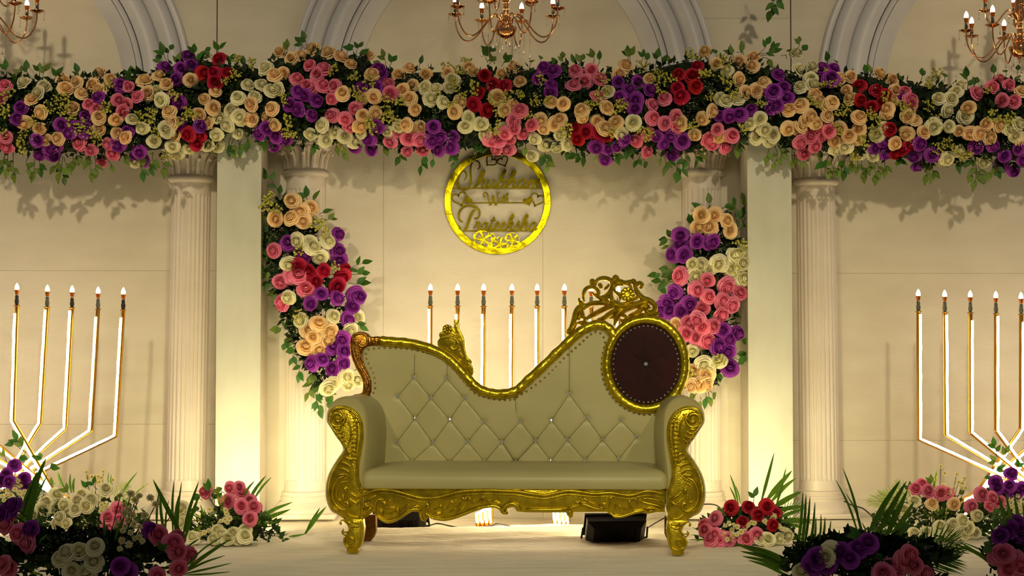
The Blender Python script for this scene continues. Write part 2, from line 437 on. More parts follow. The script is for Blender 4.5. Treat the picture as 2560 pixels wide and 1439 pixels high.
# carpet ---------------------------------------------------------------
def carpet_h(x, y):
    h = 0.010*pnoise(Vector((x*1.3, y*2.5, 0)))+0.005*pnoise(Vector((x*5, y*14, 3)))+0.003*pnoise(Vector((x*22, y*40, 7)))
    # soft folds pushed up against the candelabra behind the sofa
    fx = math.exp(-((x-0.0)/1.15)**4)
    w = 0.05*math.sin(x*1.7+0.6)+0.03*math.sin(x*3.1)
    for (yc, a, s) in ((9.62, 0.022, 0.06), (9.84, 0.035, 0.08), (10.06, 0.045, 0.09), (10.22, 0.03, 0.06)):
        h += fx*a*math.exp(-((y-yc-w)/s)**2)
    return h
mb = MB(); nx, ny = 420, 420
x0, x3, y0, y3 = -4.6, 4.6, 4.2, YW-0.004
for j in range(ny+1):
    for i in range(nx+1):
        x = x0+(x3-x0)*i/nx; y = y0+(y3-y0)*j/ny
        mb.v.append((x, y, -0.012+carpet_h(x, y)))
for j in range(ny):
    for i in range(nx):
        a = j*(nx+1)+i; mb.f.append((a, a+1, a+nx+2, a+nx+1)); mb.m.append(0)
carpet = part('carpet', mb, M['carpet'], None); tag(carpet, 'cream shaggy carpet covering the stage floor under the sofa', 'carpet')
# ================================================================== SOFA
SROOT = ground(1286, 1384); SANG = -R(3.7)
sofa = thing('sofa', 'pale leather tufted sofa in a carved gold frame with a maroon oval headrest', 'sofa', (SROOT.x, SROOT.y, 0), rotz=SANG)
ORIG[sofa.name] = Vector((0,0,0))
_Ri = Matrix.Rotation(-SANG, 3, 'Z'); _C = _Ri @ (CAM_LOC-Vector((SROOT.x, SROOT.y, 0)))
def SL(px, py, yl=0.0):
    d = _Ri @ ray(px, py); t = (yl-_C.y)/d.y; p = _C+d*t
    return (p.x, p.z)
def seq(s): return [tuple(float(a) for a in t.split(',')) for t in s.split()]
def conv(s, ox, oy, sc, yl): return [SL(ox+u/sc, oy+v/sc, yl) for u, v in (seq(s) if isinstance(s, str) else s)]
def spart(name, mb, m, **k): return part(name, mb, m, sofa, local=True, **k)
YBK = 0.60      # plane of the back frame
# ---- arms: carved scroll panel, its relief, the padded leather roll behind
A = lambda s: conv(s, 800, 980, 3.427, 0.0)
arm_out = A('65,215 78,165 120,125 190,112 260,130 320,175 355,235 370,300 370,400 355,500 338,600 332,680 338,740 355,800 368,850 368,1020 366,1090 300,1100 200,1082 150,1035 100,1005 65,920 57,830 75,730 110,650 160,570 212,490 188,430 150,380 110,310 72,255')
roll_out = A('52,225 62,160 95,100 150,55 230,36 300,50 370,90 420,160 448,260 455,400 448,520 440,640 430,760 420,850 370,870 372,1000 300,1080 200,1075 140,1045 88,1012 52,925 44,830 60,730 96,650 146,570 198,492 174,432 136,384 94,314 58,260')
roll_in = A('52,225 62,160 95,100 150,55 230,36 300,50 350,90 385,160 400,260 400,400 390,520 375,640 365,760 372,850 372,1000 300,1080 200,1075 140,1045 88,1012 52,925 44,830 60,730 96,650 146,570 198,492 174,432 136,384 94,314 58,260')
leg_out = A('205,1082 366,1085 366,1250 345,1325 325,1345 322,1378 232,1378 228,1345 200,1300 196,1262 212,1222 236,1205 240,1160 225,1130 205,1110')
relief = [  # (points, width, taper)
 ('92,225 100,175 135,145 190,132 250,147 305,190 338,245 354,310 352,400 338,500 320,600 314,690 320,750 338,810 350,860', 15, (.8,.8)),
 ('232,180 214,235 185,280 140,292 102,265 98,215 130,180 172,185 188,220 165,248 138,236', 26, (.5,.9)),
 ('205,175 240,230 262,300 262,380 245,440 232,480', 12, (.6,.3)),
 ('250,165 290,210 312,270 320,340 316,420 304,500 292,580', 10, (.5,.5)),
 ('88,262 112,305 145,345 175,385 205,440 225,490', 13, (.6,.4)),
 ('225,505 180,570 130,650 95,730 78,830 86,920 115,985 165,1022', 15, (.5,.6)),
 ('210,715 150,745 112,820 112,905 150,975 200,1005 236,985 238,945 205,938', 24, (.3,.8)),
 ('236,760 180,775 146,830 146,890 172,930 205,905 190,870', 17, (.3,.8)),
 ('150,712 190,700 235,706', 15, (.3,.3)), ('165,790 205,745 240,722', 13, (.3,.3)),
 ('205,815 220,830 225,850', 26, (.8,.8)),
 ('250,850 290,875 340,905', 18, (.3,.6)), ('235,900 280,930 335,960', 16, (.3,.6)), ('250,985 290,950 340,930', 15, (.3,.6)),
 ('350,880 350,960 350,1060', 8, (.9,.9)), ('225,1030 280,1065 345,1075', 14, (.4,.6)),
 ('110,310 150,312 182,300', 20, (.3,.6)), ('128,345 165,345 200,335', 18, (.3,.6)), ('150,385 185,380 215,365', 16, (.3,.6)), ('175,420 205,415 228,398', 13, (.3,.6)),
 ('170,610 210,600 260,640', 14, (.3,.3)), ('150,660 200,650 250,690', 14, (.3,.3)), ('205,560 240,560 285,600', 14, (.3,.3)), ('230,520 262,520 300,550', 12, (.3,.3))]
for k in range(11):
    v = 215+k*36; u = 262+ (18 if k < 4 else 6)
    relief.append(('%d,%d %d,%d %d,%d' % (u, v+12, (u+322)//2, v-6, 330-k*1.5, v+10), 13, (.3,.5)))
legrel = [('205,1100 250,1110 262,1150 240,1195 205,1200', 18, (.5,.8)), ('180,1095 215,1100', 14, (.8,.5)),
 ('240,1210 215,1240 212,1290 245,1325 285,1300 290,1262 262,1240 238,1262 246,1285', 20, (.4,.8)),
 ('352,1095 352,1180 352,1250 335,1310 290,1335 235,1335', 11, (.9,.7)), ('240,1130 285,1150 340,1145', 15, (.3,.5)), ('262,1100 300,1120 340,1118', 12, (.3,.5)),
 ('215,1225 190,1205 200,1170', 13, (.6,.8)), ('195,1182 192,1196 200,1206', 22, (.7,.7)), ('178,1105 172,1120 185,1132', 20, (.7,.7))]
for side in (1, -1):
    f = lambda L: [(side*p[0], p[1]) for p in L]
    mb = MB(); mb.panel(f(arm_out), 0.0, 0.045, 0.007); spart('arm_scroll', mb, M['gold'], label='carved gold scroll of the arm')
    sc = [o for o in sofa.children if o.name.startswith('arm_scroll')][-1]
    mb = MB()
    for (s, w_, tp) in relief: mb.stroke(f(A(s)), w_*1.3/3.427/ppm(SROOT.y), 0.0, 0.015, 8, 4, tp)
    rp = MB.mesh(mb, 'carved_relief', M['gold']); link('carved_relief', rp, sc)
    mb = MB(); mb.panel(f(leg_out), 0.0, 0.07, 0.006, sub=2); spart('front_leg', mb, M['gold'])
    lg = [o for o in sofa.children if o.name.startswith('front_leg')][-1]
    mb = MB()
    for (s, w_, tp) in legrel: mb.stroke(f(A(s)), w_/3.427/ppm(SROOT.y), 0.002, 0.015, 8, 4, tp)
    link('carved_relief', MB.mesh(mb, 'leg_relief', M['gold']), lg)
    # leather roll
    a, b = catmull([(p[0],p[1],0) for p in f(roll_in)], 3, True), catmull([(p[0],p[1],0) for p in f(roll_out)], 3, True)
    def mix(q, ins):
        out = []
        n = len(a)
        for i in range(n):
            p = a[i].lerp(b[i], q); t = a[(i+1) % n]-a[i-1]; t.normalize()
            nn = Vector((t.y, -t.x, 0))*ins*side*-1
            out.append(p+nn)
        return out
    rings = []
    for (y, q, ins) in ((0.012, 0, -0.012), (0.006, 0, -0.004), (0.012, 0.0, 0.0), (0.03, 0.15, 0.002), (0.06, 0.4, 0.0), (0.12, 0.75, 0), (0.25, 1.0, 0), (0.45, 1.05, 0), (0.60, 1.0, 0), (0.66, 0.95, -0.01)):
        rings.append([(p.x, y, p.y) for p in mix(q, ins)])
    if side > 0: rings = [list(reversed(r_)) for r_ in rings]
    mb = MB(); mb.loft(rings, True, True); spart('arm_cushion', mb, M['leather'])
    # rear leg: a shaped board
    q = conv('368,1050 490,1040 490,1190 470,1235 440,1270 434,1325 348,1322 372,1240', 800, 980, 3.427, YBK)
    cx = min(p[0] for p in q)
    mb = MB(); mb.panel([(side*(p[0]+0.0), p[1]) for p in q], YBK-0.06, YBK+0.0, 0.003, smooth=False); spart('rear_leg', mb, M['bronze'])

# ---- seat
z_s0 = SL(1286, 1222, 0.02)[1]; z_s1 = z_s0+0.085
xl = SL(903, 1215, 0.0)[0]; xr = SL(1670, 1215, 0.0)[0]
def seat_ring(inset, z, y0, y1, n=8):
    pts = []; r = 0.035
    for (cx, cy, a0) in ((xr-inset-r, y1-r, 0), (xl+inset+r, y1-r, 90), (xl+inset+r, y0+inset+r, 180), (xr-inset-r, y0+inset+r, 270)):
        for k in range(n+1):
            a = R(a0+90*k/n); pts.append((cx+r*math.cos(a), cy+r*math.sin(a), z))
    return pts
mb = MB()
mb.loft([seat_ring(0.004, z_s0, 0.0, 0.60), seat_ring(0, z_s0+0.01, -0.004, 0.60), seat_ring(0, z_s0+0.055, -0.004, 0.60), seat_ring(0.008, z_s0+0.078, 0.0, 0.60),
         seat_ring(0.03, z_s0+0.094, 0.0, 0.60), seat_ring(0.08, z_s0+0.104, 0.0, 0.60), seat_ring(0.2, z_s0+0.112, 0.0, 0.60)])
spart('seat_cushion', mb, M['leather'])
mb = MB(); mb.box((xl-0.01, 0.05, z_s0-0.07), (xr+0.01, 0.60, z_s0+0.0)); spart('seat_base', mb, M['bronze'], smooth=False)

# ---- apron
top = [(880+170/6.4, 1222), (1286, 1221), (1250+2455/5.953, 1223)]
low = [(880+u/6.4, 1200+v/6.4) for u, v in seq('160,640 340,500 400,580 470,635 560,668 660,655 760,605 860,540 940,500 1060,505 1075,560 1100,640 1165,668 1215,600 1260,590 1350,625 1470,640 1600,620 1750,570 1900,505 2050,450 2200,428 2300,430 2380,470 2420,530 2470,548 2505,510')]
low += [(1250+u/5.953, 1200+v/5.953) for u, v in seq('95,505 118,480 110,420 160,402 210,402 250,465 400,478 700,480 980,482 1000,530 1050,562 1085,540 1095,470 1350,470 1590,470 1630,505 1710,550 1830,558 1950,520 2100,482 2200,500 2330,475 2455,470')]
low = [p for p in low]
ol = [SL(x, y, 0.012) for x, y in top]+[SL(x, y, 0.012) for x, y in reversed(low)]
mb = MB(); mb.panel(ol, 0.012, 0.05, 0.004, smooth=False); spart('front_rail', mb, M['gold'])
fr = [o for o in sofa.children if o.name.startswith('front_rail')][-1]
B1 = lambda s: conv(s, 880, 1200, 6.4, 0.01)
B2 = lambda s: conv(s, 1250, 1200, 5.953, 0.01)
u1, u2 = 1/6.4/ppm(SROOT.y), 1/5.953/ppm(SROOT.y)
mb = MB()
wave = B1('170,240 300,180 400,150 520,146 650,158 800,190 950,235 1100,270 1300,275 1500,235 1700,180 1900,160 2200,152')+B2('40,150 250,158 450,190 650,215 800,190 1000,150 1200,165 1400,192 1650,180 1850,212 1980,212 2150,160 2300,165 2445,200')
mb.stroke(wave, 52*u1, 0.008, 0.022, 10, 5, (.7,.7))
wave2 = B1('230,300 400,215 520,205 650,215 800,250 950,295 1100,335 1300,338 1500,300 1700,245 1900,222 2200,212')+B2('40,205 250,215 450,250 650,270 800,250 1000,210 1200,225 1400,240 1650,235 1850,268 1980,268 2150,225 2300,230 2445,260')
mb.stroke(wave2, 14*u1, 0.008, 0.008, 6, 4, (.7,.7))
for s, w_ in (('395,560 470,625 560,655 660,640 760,590 860,525 950,470 1050,460 1100,490', 46), ('1190,520 1260,585 1350,612 1470,622 1600,600 1750,550 1900,490 2050,435 2200,410 2300,412 2370,450 2410,510 2460,520 2480,470', 44),
              ('380,540 365,440 380,340 430,300 480,320 500,370', 34), ('430,420 440,360 490,340 540,380 520,420 480,410', 22), ('500,420 560,430 640,432 685,450 670,500 600,540 540,535', 20), ('440,450 480,500 500,560', 18),
              ('640,290 570,350 520,400', 16), ('700,500 720,460 745,500 730,540', 34), ('780,500 830,440 900,400 890,450 830,500', 26), ('940,440 1010,415 1080,440', 30),
              ('1170,430 1190,370 1230,400 1200,440 1175,470', 36), ('1090,520 1110,590 1150,650', 34), ('1210,500 1180,580 1160,640', 22), ('1300,470 1370,450 1410,400 1440,450 1450,510 1400,550', 22), ('1270,560 1350,530 1430,540', 16),
              ('1490,470 1540,420 1580,340 1610,380 1600,430', 22), ('1600,420 1640,370 1660,310', 18), ('1700,430 1730,370 1750,290', 22), ('1755,260 1800,300 1850,260', 50), ('1840,400 1880,330 1870,270', 18), ('1560,520 1620,480 1690,420', 20), ('1680,510 1740,460 1800,440', 20), ('1900,370 1960,320 1940,380', 22), ('1990,370 2060,310 2090,260 2100,310 2060,370', 20), ('2140,340 2190,320 2180,370', 18), ('2230,340 2290,330 2350,370 2390,430', 20),
              ('200,330 300,280 420,225', 26), ('170,560 250,480 330,420', 36), ('180,450 240,400 300,330', 20), ('200,350 240,410 290,390', 20)):
    mb.stroke(B1(s), w_*1.45*u1, 0.01, 0.015, 8, 4, (.4,.4))
for s, w_ in (('80,490 45,450 70,385 150,345 220,355 280,400 310,455', 44), ('390,430 600,432 800,435 1000,425', 42), ('990,440 1040,405 1100,390 1200,375', 26), ('1180,360 1250,355 1400,410 1560,435', 40), ('1220,240 1320,310 1500,385', 26), ('1020,540 1050,480 1010,440', 36),
              ('1090,235 1100,290 1150,330 1200,310', 20), ('1610,420 1640,330 1620,270 1670,260 1690,330', 24), ('1640,460 1700,530 1800,535 1900,505 2000,470 2100,450 2200,440', 34), ('1700,440 1720,370 1690,300', 16), ('1790,460 1780,380 1830,420 1870,440', 18), ('1940,270 1920,340 1940,400 1990,440', 22), ('1960,300 2010,270 2060,330 2030,380', 20), ('2080,300 2160,330 2240,350 2330,370 2440,400', 34), ('2150,280 2250,270 2330,290 2430,330', 22), ('2130,400 2200,420 2300,410 2420,440', 20), ('2190,490 2230,450 2300,440', 22), ('1500,340 1570,350 1600,300', 18)):
    mb.stroke(B2(s), w_*1.45*u2, 0.01, 0.015, 8, 4, (.4,.4))
link('carved_relief', mb.mesh('rail_relief', M['gold']), fr)
# bead row under the seat
mb = MB(); a, b = SL(905, 1222, 0.004), SL(1668, 1222, 0.004)
mb.tube([(a[0], 0.006, a[1]), (b[0], 0.006, b[1])], 0.004, 6); link('bead', mb.mesh('bead', M['gold']), fr)

# ---- tufted back
A1 = lambda s, y=YBK: conv(s, 780, 780, 2.321, y)
A2 = lambda s, y=YBK: conv(s, 1280, 680, 1.998, y)
yb = YBK-0.03
poly = A1('440,930 380,640 350,520 362,450 356,380 326,320 306,270 312,225 340,205 430,193 560,200 680,222 760,255 830,315 900,415 950,465 1040,495 1130,500 1190,492', yb)+A2('0,620 60,595 160,515 260,415 340,340 400,292 440,290 472,325 464,400 460,500 485,590 545,660 620,700 700,708 745,700 770,640 760,760 720,900 740,1000', yb)
def grow(pl, d):
    n = len(pl); A_ = sum(pl[i][0]*pl[(i+1) % n][1]-pl[(i+1) % n][0]*pl[i][1] for i in range(n)); sg = 1 if A_ > 0 else -1; out = []
    for i in range(n):
        tx, tz = pl[(i+1) % n][0]-pl[i-1][0], pl[(i+1) % n][1]-pl[i-1][1]; l = math.hypot(tx, tz) or 1
        out.append((pl[i][0]+sg*tz/l*d, pl[i][1]-sg*tx/l*d))
    return out
poly = grow(poly, 0.016)
bts = [(780+u/2.321, 780+v/2.321) for u, v in seq('595,377 785,385 500,487 693,497 887,498 600,615 802,622 1000,635 493,755 703,757 905,750 1103,750 583,865 799,870 1003,865 1181,867')]
bts += [(1280+u/1.998, 680+v/1.998) for u, v in seq('286,607 42,743 198,740 374,728 545,738 118,840 276,836 452,835 622,822 18,945 195,940 364,937 533,932')]
BT = [SL(x, y, yb) for x, y in bts]
segs = []
for i in range(len(bts)):
    for j in range(i+1, len(bts)):
        dx, dy = bts[j][0]-bts[i][0], bts[j][1]-bts[i][1]
        if 25 < abs(dx) < 66 and 35 < abs(dy) < 78: segs.append((BT[i], BT[j]))
for i in (0, 1, 16): segs.append((BT[i], (BT[i][0]+0.002, BT[i][1]+(0.12 if i < 2 else 0.26))))
for px_, py_ in ((1288, 990), ):
    segs.append((SL(1292, 1045, yb), SL(1288, 985, yb)))
def inside(x, z, pl):
    c = False; n = len(pl)
    for i in range(n):
        x1_, z1_ = pl[i]; x2_, z2_ = pl[i-1]
        if (z1_ > z) != (z2_ > z) and x < (x2_-x1_)*(z-z1_)/(z2_-z1_)+x1_: c = not c
    return c
xs = [p[0] for p in poly]; zs_ = [p[1] for p in poly]
gx0, gx1, gz0, gz1 = min(xs), max(xs), z_s0+0.02, max(zs_); st = 0.0062
nx, nz = int((gx1-gx0)/st)+1, int((gz1-gz0)/st)+1
PB = [(p[0], p[1]) for p in catmull([(a, b, 0) for a, b in poly], 3, True)]
def segd(x, z, a, b):
    dx, dz = b[0]-a[0], b[1]-a[1]; t = max(0, min(1, ((x-a[0])*dx+(z-a[1])*dz)/(dx*dx+dz*dz)))
    return math.hypot(x-a[0]-dx*t, z-a[1]-dz*t)
idx = {}; mb = MB()
for j in range(nz+1):
    zz = gz0+j*st
    near = [s for s in segs if min(s[0][1], s[1][1])-0.05 < zz < max(s[0][1], s[1][1])+0.05]
    nb = [b for b in BT if abs(b[1]-zz) < 0.12]
    for i in range(nx+1):
        xx = gx0+i*st
        if not inside(xx, zz, PB): continue
        d = 0.028+0.006*pnoise(Vector((xx*4, zz*4, 0)))
        for s in near:
            if min(s[0][0], s[1][0])-0.05 < xx < max(s[0][0], s[1][0])+0.05:
                q = segd(xx, zz, *s)
                if q < 0.05: d -= 0.0024*math.exp(-(q/0.005)**2)+0.0007*math.exp(-(q/0.015)**2)
        for b in nb:
            q = math.hypot(xx-b[0], zz-b[1])
            if q < 0.12: d -= 0.012*math.exp(-(q/0.012)**2)+0.0025*math.exp(-(q/0.026)**2)
        idx[(i, j)] = len(mb.v); mb.v.append((xx, yb-d, zz))
for (i, j), a in idx.items():
    b, c, d = idx.get((i+1, j)), idx.get((i+1, j+1)), idx.get((i, j+1))
    if b is not None and c is not None and d is not None: mb.f.append((a, b, c, d)); mb.m.append(0)
spart('backrest', mb, M['leather'], ang=180)
mb = MB(); mb.panel(poly, yb-0.004, YBK+0.05, 0.004, smooth=False); spart('back_board', mb, M['leather'])
for b in BT:
    mb = MB(); mb.lathe([(0.0125,0),(0.0125,0.003),(0.0095,0.008),(0.005,0.0105),(0.0003,0.011)], (0,0,0), 8)
    me = mb.mesh('crystal_button', M['crystal'], smooth=False) if b is BT[0] else me
    link('crystal_button', me, sofa, loc=(b[0], yb-0.014, b[1]), rot=(R(90), 0, b[0]*9 % 1))
mb = MB()  # thin dark tubes along the creases, added to draw their shade
for s in segs:
    (ax, az), (bx, bz) = s; L_ = math.hypot(bx-ax, bz-az)
    cp = []
    for k in range(15):
        f = k/14; q1_, q2_ = f*L_, (1-f)*L_; q = q1_ if L_ > .2 or q1_ < q2_ else q2_
        if L_ > 0.11 and segs.index(s) >= len(segs)-4: q = q1_
        x_, z_ = ax+(bx-ax)*f, az+(bz-az)*f
        cp.append((x_, yb-(0.0282+0.006*pnoise(Vector((x_*4, z_*4, 0)))-0.0031-0.012*math.exp(-(q/.012)**2)-0.0025*math.exp(-(q/.026)**2)), z_))
    mb.tube(cp, 0.0017, 5)
o = spart('crease_shade_line', mb, M['crease_shade']); o['kind'] = 'stuff'

# ---- back rail (hammered gold tube) and ring of the oval
rail = A1('400,166 470,172 560,180 660,203 750,240 815,288 870,345 920,402 970,445 1040,470 1120,473 1190,452', YBK-0.062)+A2('70,548 160,465 250,378 330,305 385,272 440,262 480,280 512,318', YBK-0.062)
mb = MB(); path = [Vector((p.x, YBK-0.062, p.y)) for p in catmull([(a, b, 0) for a, b in rail], 8)]
def rr_(f): return 0.0268+0.0012*math.sin(f*160)
mb.tube(path, rr_, 14); spart('back_rail', mb, M['gold_tube'])
mb = MB()
ec = SL(1614.5, 909.5, YBK-0.07); sx = 96.5/ppm(SROOT.y+YBK); sz = 110.5/ppm(SROOT.y+YBK)
mb2 = []
N_ = 96
for k in range(N_):
    a = 2*math.pi*k/N_; c, s = math.cos(a), math.sin(a)
    cx, cz = ec[0]+sx*c, ec[1]+sz*s; nn = Vector((c*sz, s*sx)).normalized(); rr = 0.0262+0.0014*math.sin(a*37)
    mb2.append([(cx+nn.x*rr*math.cos(b), YBK-0.062-rr*1.1*math.sin(b), cz+nn.y*rr*math.cos(b)) for b in [2*math.pi*j/14 for j in range(14)]])
mb2.append(mb2[0]); mb.loft(mb2, False, False); spart('oval_frame', mb, M['gold_tube'])
oxx, ozz = 89/ppm(SROOT.y+YBK), 103/ppm(SROOT.y+YBK)
mb = MB(); rings = []
for i in range(15):
    f = 1-i/14.0; ring = []
    for k in range(96):
        a = 2*math.pi*k/96; cr = 0.0
        for ca in (1.75, 2.62, 4.75, 4.3, 5.6, 0.4):
            dd = abs((a-ca+math.pi) % (2*math.pi)-math.pi)*f
            cr += 0.006*math.exp(-(dd/0.035)**2)*min(1, (1-f)*1.8+0.1)*(1 if f > 0.05 else 0)
        h = 0.02+0.045*math.sqrt(max(0, 1-f**2))**0.8-0.022*math.exp(-(f/0.12)**2)-cr
        ring.append((ec[0]+oxx*f*math.cos(a)+0.0001, YBK-0.035-h, ec[1]+ozz*f*math.sin(a)))
    rings.append(ring)
mb.loft(rings, True, True); spart('oval_cushion', mb, M['velvet'], ang=180, label='maroon velvet oval cushion')
mb = MB(); mb.lathe([(0.0125,0),(0.0125,0.003),(0.0095,0.008),(0.005,0.0105),(0.0003,0.011)], (0,0,0), 8)
link('crystal_button', me, sofa, loc=(ec[0], YBK-0.080, ec[1]), rot=(R(90), 0, 0))
# nailheads
nail = MB(); nail.lathe([(0.0072,0),(0.0066,0.003),(0.004,0.0052),(0.0003,0.006)], (0,0,0), 6); 
NV, NF = nail.v, nail.f
mb = MB()
def nails(path, step, y):
    L_ = 0; last = None
    for p in path:
        if last is None: d0 = True
        else:
            L_ += (p-last).length; d0 = L_ >= step
        last = p
        if d0:
            L_ = 0; mb.add([(p.x+v[0], y-v[2], p.y+v[1]) for v in NV], NF)
nl = A1('330,520 350,480 366,440 362,380 350,340 330,300 314,262 318,225 345,213 430,207 560,213 680,240 760,268 822,330 880,402 940,468 1000,492 1080,508 1140,508 1190,500', yb-0.03)+A2('10,632 60,603 160,530 260,430 330,368 400,306 440,304 464,345 452,420 450,500 470,575 520,645 585,692 660,712 745,706', yb)
nails(catmull([(a, b, 0) for a, b in nl], 24), 0.0265, yb-0.026)
o = spart('brass_nailheads', mb, M['nail']); o['kind'] = 'stuff'
mb = MB()
k = 0
for i in range(46):
    a = 2*math.pi*i/46; x_, z_ = ec[0]+oxx*0.90*math.cos(a), ec[1]+ozz*0.91*math.sin(a)
    mb.add([(x_+v[0]*0.75, YBK-0.076-v[2], z_+v[1]*0.75) for v in NV], NF)
o = spart('oval_nailheads', mb, M['crystal']); o['kind'] = 'stuff'

# ---- carved corner at the left end of the back
pc = A1('405,143 405,190 350,194 312,214 300,255 314,310 344,370 350,430 338,490 318,508 255,500 250,478 290,470 304,450 300,390 262,320 236,250 230,180 246,130 290,113 330,125 350,143', YBK)
mb = MB(); mb.panel(pc, YBK-0.075, YBK+0.0, 0.01); spart('corner_carving', mb, M['gold_dark'], label='coppery carved corner of the back')
cc = [o for o in sofa.children if o.name.startswith('corner_carving')][-1]; uA = 1/2.321/ppm(SROOT.y+YBK)
mb = MB()
for s, w_ in (('245,180 250,135 285,122 320,140 325,180 295,200 275,180 290,160', 17), ('242,190 255,260 285,320 320,380 325,430 300,470 262,485', 14), ('300,215 290,255 305,310 330,365 338,430 325,490', 10), ('270,220 280,270 310,330', 10), ('265,185 285,225 290,250', 9),
              ('345,150 348,170 345,190', 12), ('365,147 367,168 365,190', 12), ('385,146 387,168 385,190', 12), ('310,330 325,350 335,380', 10), ('300,400 318,420 325,450', 11), ('270,490 300,495 320,480', 14)):
    mb.stroke(A1(s, YBK-0.05), w_*uA, YBK-0.076, 0.009, 8, 4)
link('carved_relief', mb.mesh('corner_relief', M['gold_dark']), cc)

# ---- small crest
C1 = lambda s: conv(s, 1070, 780, 7.993, YBK)
uC = 1/7.993/ppm(SROOT.y+YBK)
pc = C1('205,600 215,560 250,515 232,455 260,398 298,400 310,290 380,252 450,262 520,312 535,262 526,205 545,150 580,145 600,175 650,130 635,200 622,290 680,410 740,540 750,650 768,780 815,900 900,985 868,1040 925,1150 905,1255 850,1300 700,1130 560,980 430,850 300,760 215,680')
mb = MB(); mb.panel(pc, YBK-0.045, YBK-0.012, 0.003, sub=2); spart('small_crest', mb, M['gold'])
cr = [o for o in sofa.children if o.name.startswith('small_crest')][-1]
mb = MB()
for s, w_ in (('215,590 260,530 330,500 430,495 520,510 590,560 620,640 590,720 520,740 470,690 480,610 540,580 580,620 560,660', 50), ('480,430 560,470 640,540 690,640 690,740', 30), ('540,180 560,260 600,330', 34), ('610,200 580,290 620,400 680,520 720,640 735,780 790,900', 28),
              ('520,380 590,440 650,520', 24), ('440,500 540,540 600,610', 20), ('650,780 690,860 740,930', 34), ('760,860 800,940 890,985', 40), ('780,960 850,1040 900,1130 880,1220', 44), ('660,700 640,800 700,900', 24), ('240,450 290,430 350,450', 40), ('450,440 420,400', 30)):
    mb.stroke(C1(s), w_*uC, YBK-0.047, 0.008, 8, 4)
fc = C1('405,345')[0]
def carved_flower(mb, c, r, n, y, h):
    for k in range(n):
        a = 2*math.pi*k/n; mb.stroke([(c[0]+math.cos(a+q)*r*f, c[1]+math.sin(a+q)*r*f) for f, q in ((0.3, -0.1), (0.65, 0.0), (0.95, 0.1))], r*0.75, y, h, 8, 3, (.7,.7))
    mb.tube([(c[0], y-h*0.2, c[1]), (c[0], y-h*1.6, c[1])], [r*0.34, r*0.28], 10)
carved_flower(mb, fc, 98*uC, 7, YBK-0.047, 0.008)
link('carved_relief', mb.mesh('crest_relief', M['gold']), cr)

# ---- tall pierced crest
C2 = lambda s: conv(s, 1400, 680, 3.997, YBK)
uD = 1/3.997/ppm(SROOT.y+YBK)
mb = MB()
for s, w_ in (('65,600 115,555 140,480 160,400 205,345 260,325', 40), ('60,600 90,610 130,570 165,520', 26), ('185,290 215,320 235,350', 38), ('180,270 200,280', 26),
              ('245,300 232,240 255,175 310,150 355,165 385,205 360,235 325,215', 30), ('300,140 320,85 340,110 330,150', 28), ('350,145 370,85 430,62 500,80 525,125 505,190 460,240 410,255 370,245', 32), ('380,140 400,125 410,150 390,160', 26),
              ('520,95 555,50 575,90 545,110', 34), ('500,100 545,85 600,95 650,110 700,100 745,85', 34), ('715,75 745,100 720,120', 30), ('735,90 750,150 780,220 830,265 890,285 940,330 945,380 905,410 865,395 865,355 895,340', 40), ('880,370 890,380', 48),
              ('750,175 755,135 795,112 820,140 795,165', 32), ('525,150 505,220 530,290 590,322 660,322', 34), ('600,320 690,300 760,260 800,230', 24),
              ('180,480 205,400 260,345 330,315 420,310 520,325 620,348 720,330 820,295 920,300', 36), ('250,475 330,430 430,375 530,335 600,335', 38), ('370,478 440,460 490,420 560,380 640,355', 36), ('490,470 540,440 580,395 640,355', 24), ('540,535 560,470 600,410 690,360 800,325 880,310', 42),
              ('575,445 620,430 660,455 650,492 615,490 610,468', 28), ('680,440 750,420 810,370 860,335', 38), ('720,445 790,425 850,420', 20), ('185,480 210,445 245,460 245,500 210,515 195,490', 28), ('240,330 225,400 240,450', 26), ('330,225 380,250 440,275 480,240 490,190', 30), ('400,270 450,285 520,330', 30), ('440,180 470,150 490,120', 22), ('555,200 530,160 570,125 630,135', 26), ('540,190 590,230 600,280', 28), ('250,350 300,330 290,300', 24), ('860,430 910,415 990,420', 34), ('600,500 660,470 720,440', 22), ('150,520 200,505 270,490', 20), ('640,120 690,130 720,190', 22)):
    mb.stroke(C2(s), w_*uD*1.45, YBK-0.04, 0.018, 8, 4, (.4,.5))
carved_flower(mb, C2('672,224')[0], 74*uD, 9, YBK-0.036, 0.013)
spart('pierced_crest', mb, M['gold'])
cr = [o for o in sofa.children if o.name.startswith('pierced_crest')][-1]
mb = MB()
for s in ('240,350 330,335 430,330 530,345', '290,450 380,405 470,365', '420,468 490,425 570,375', '570,500 600,430 690,378 800,335', '700,430 770,395 830,350', '860,300 915,330 925,370'):
    mb.stroke(C2(s), 9*uD, YBK-0.062, 0.005, 6, 4)
link('carved_vein', mb.mesh('carved_vein', M['gold_dark']), cr)
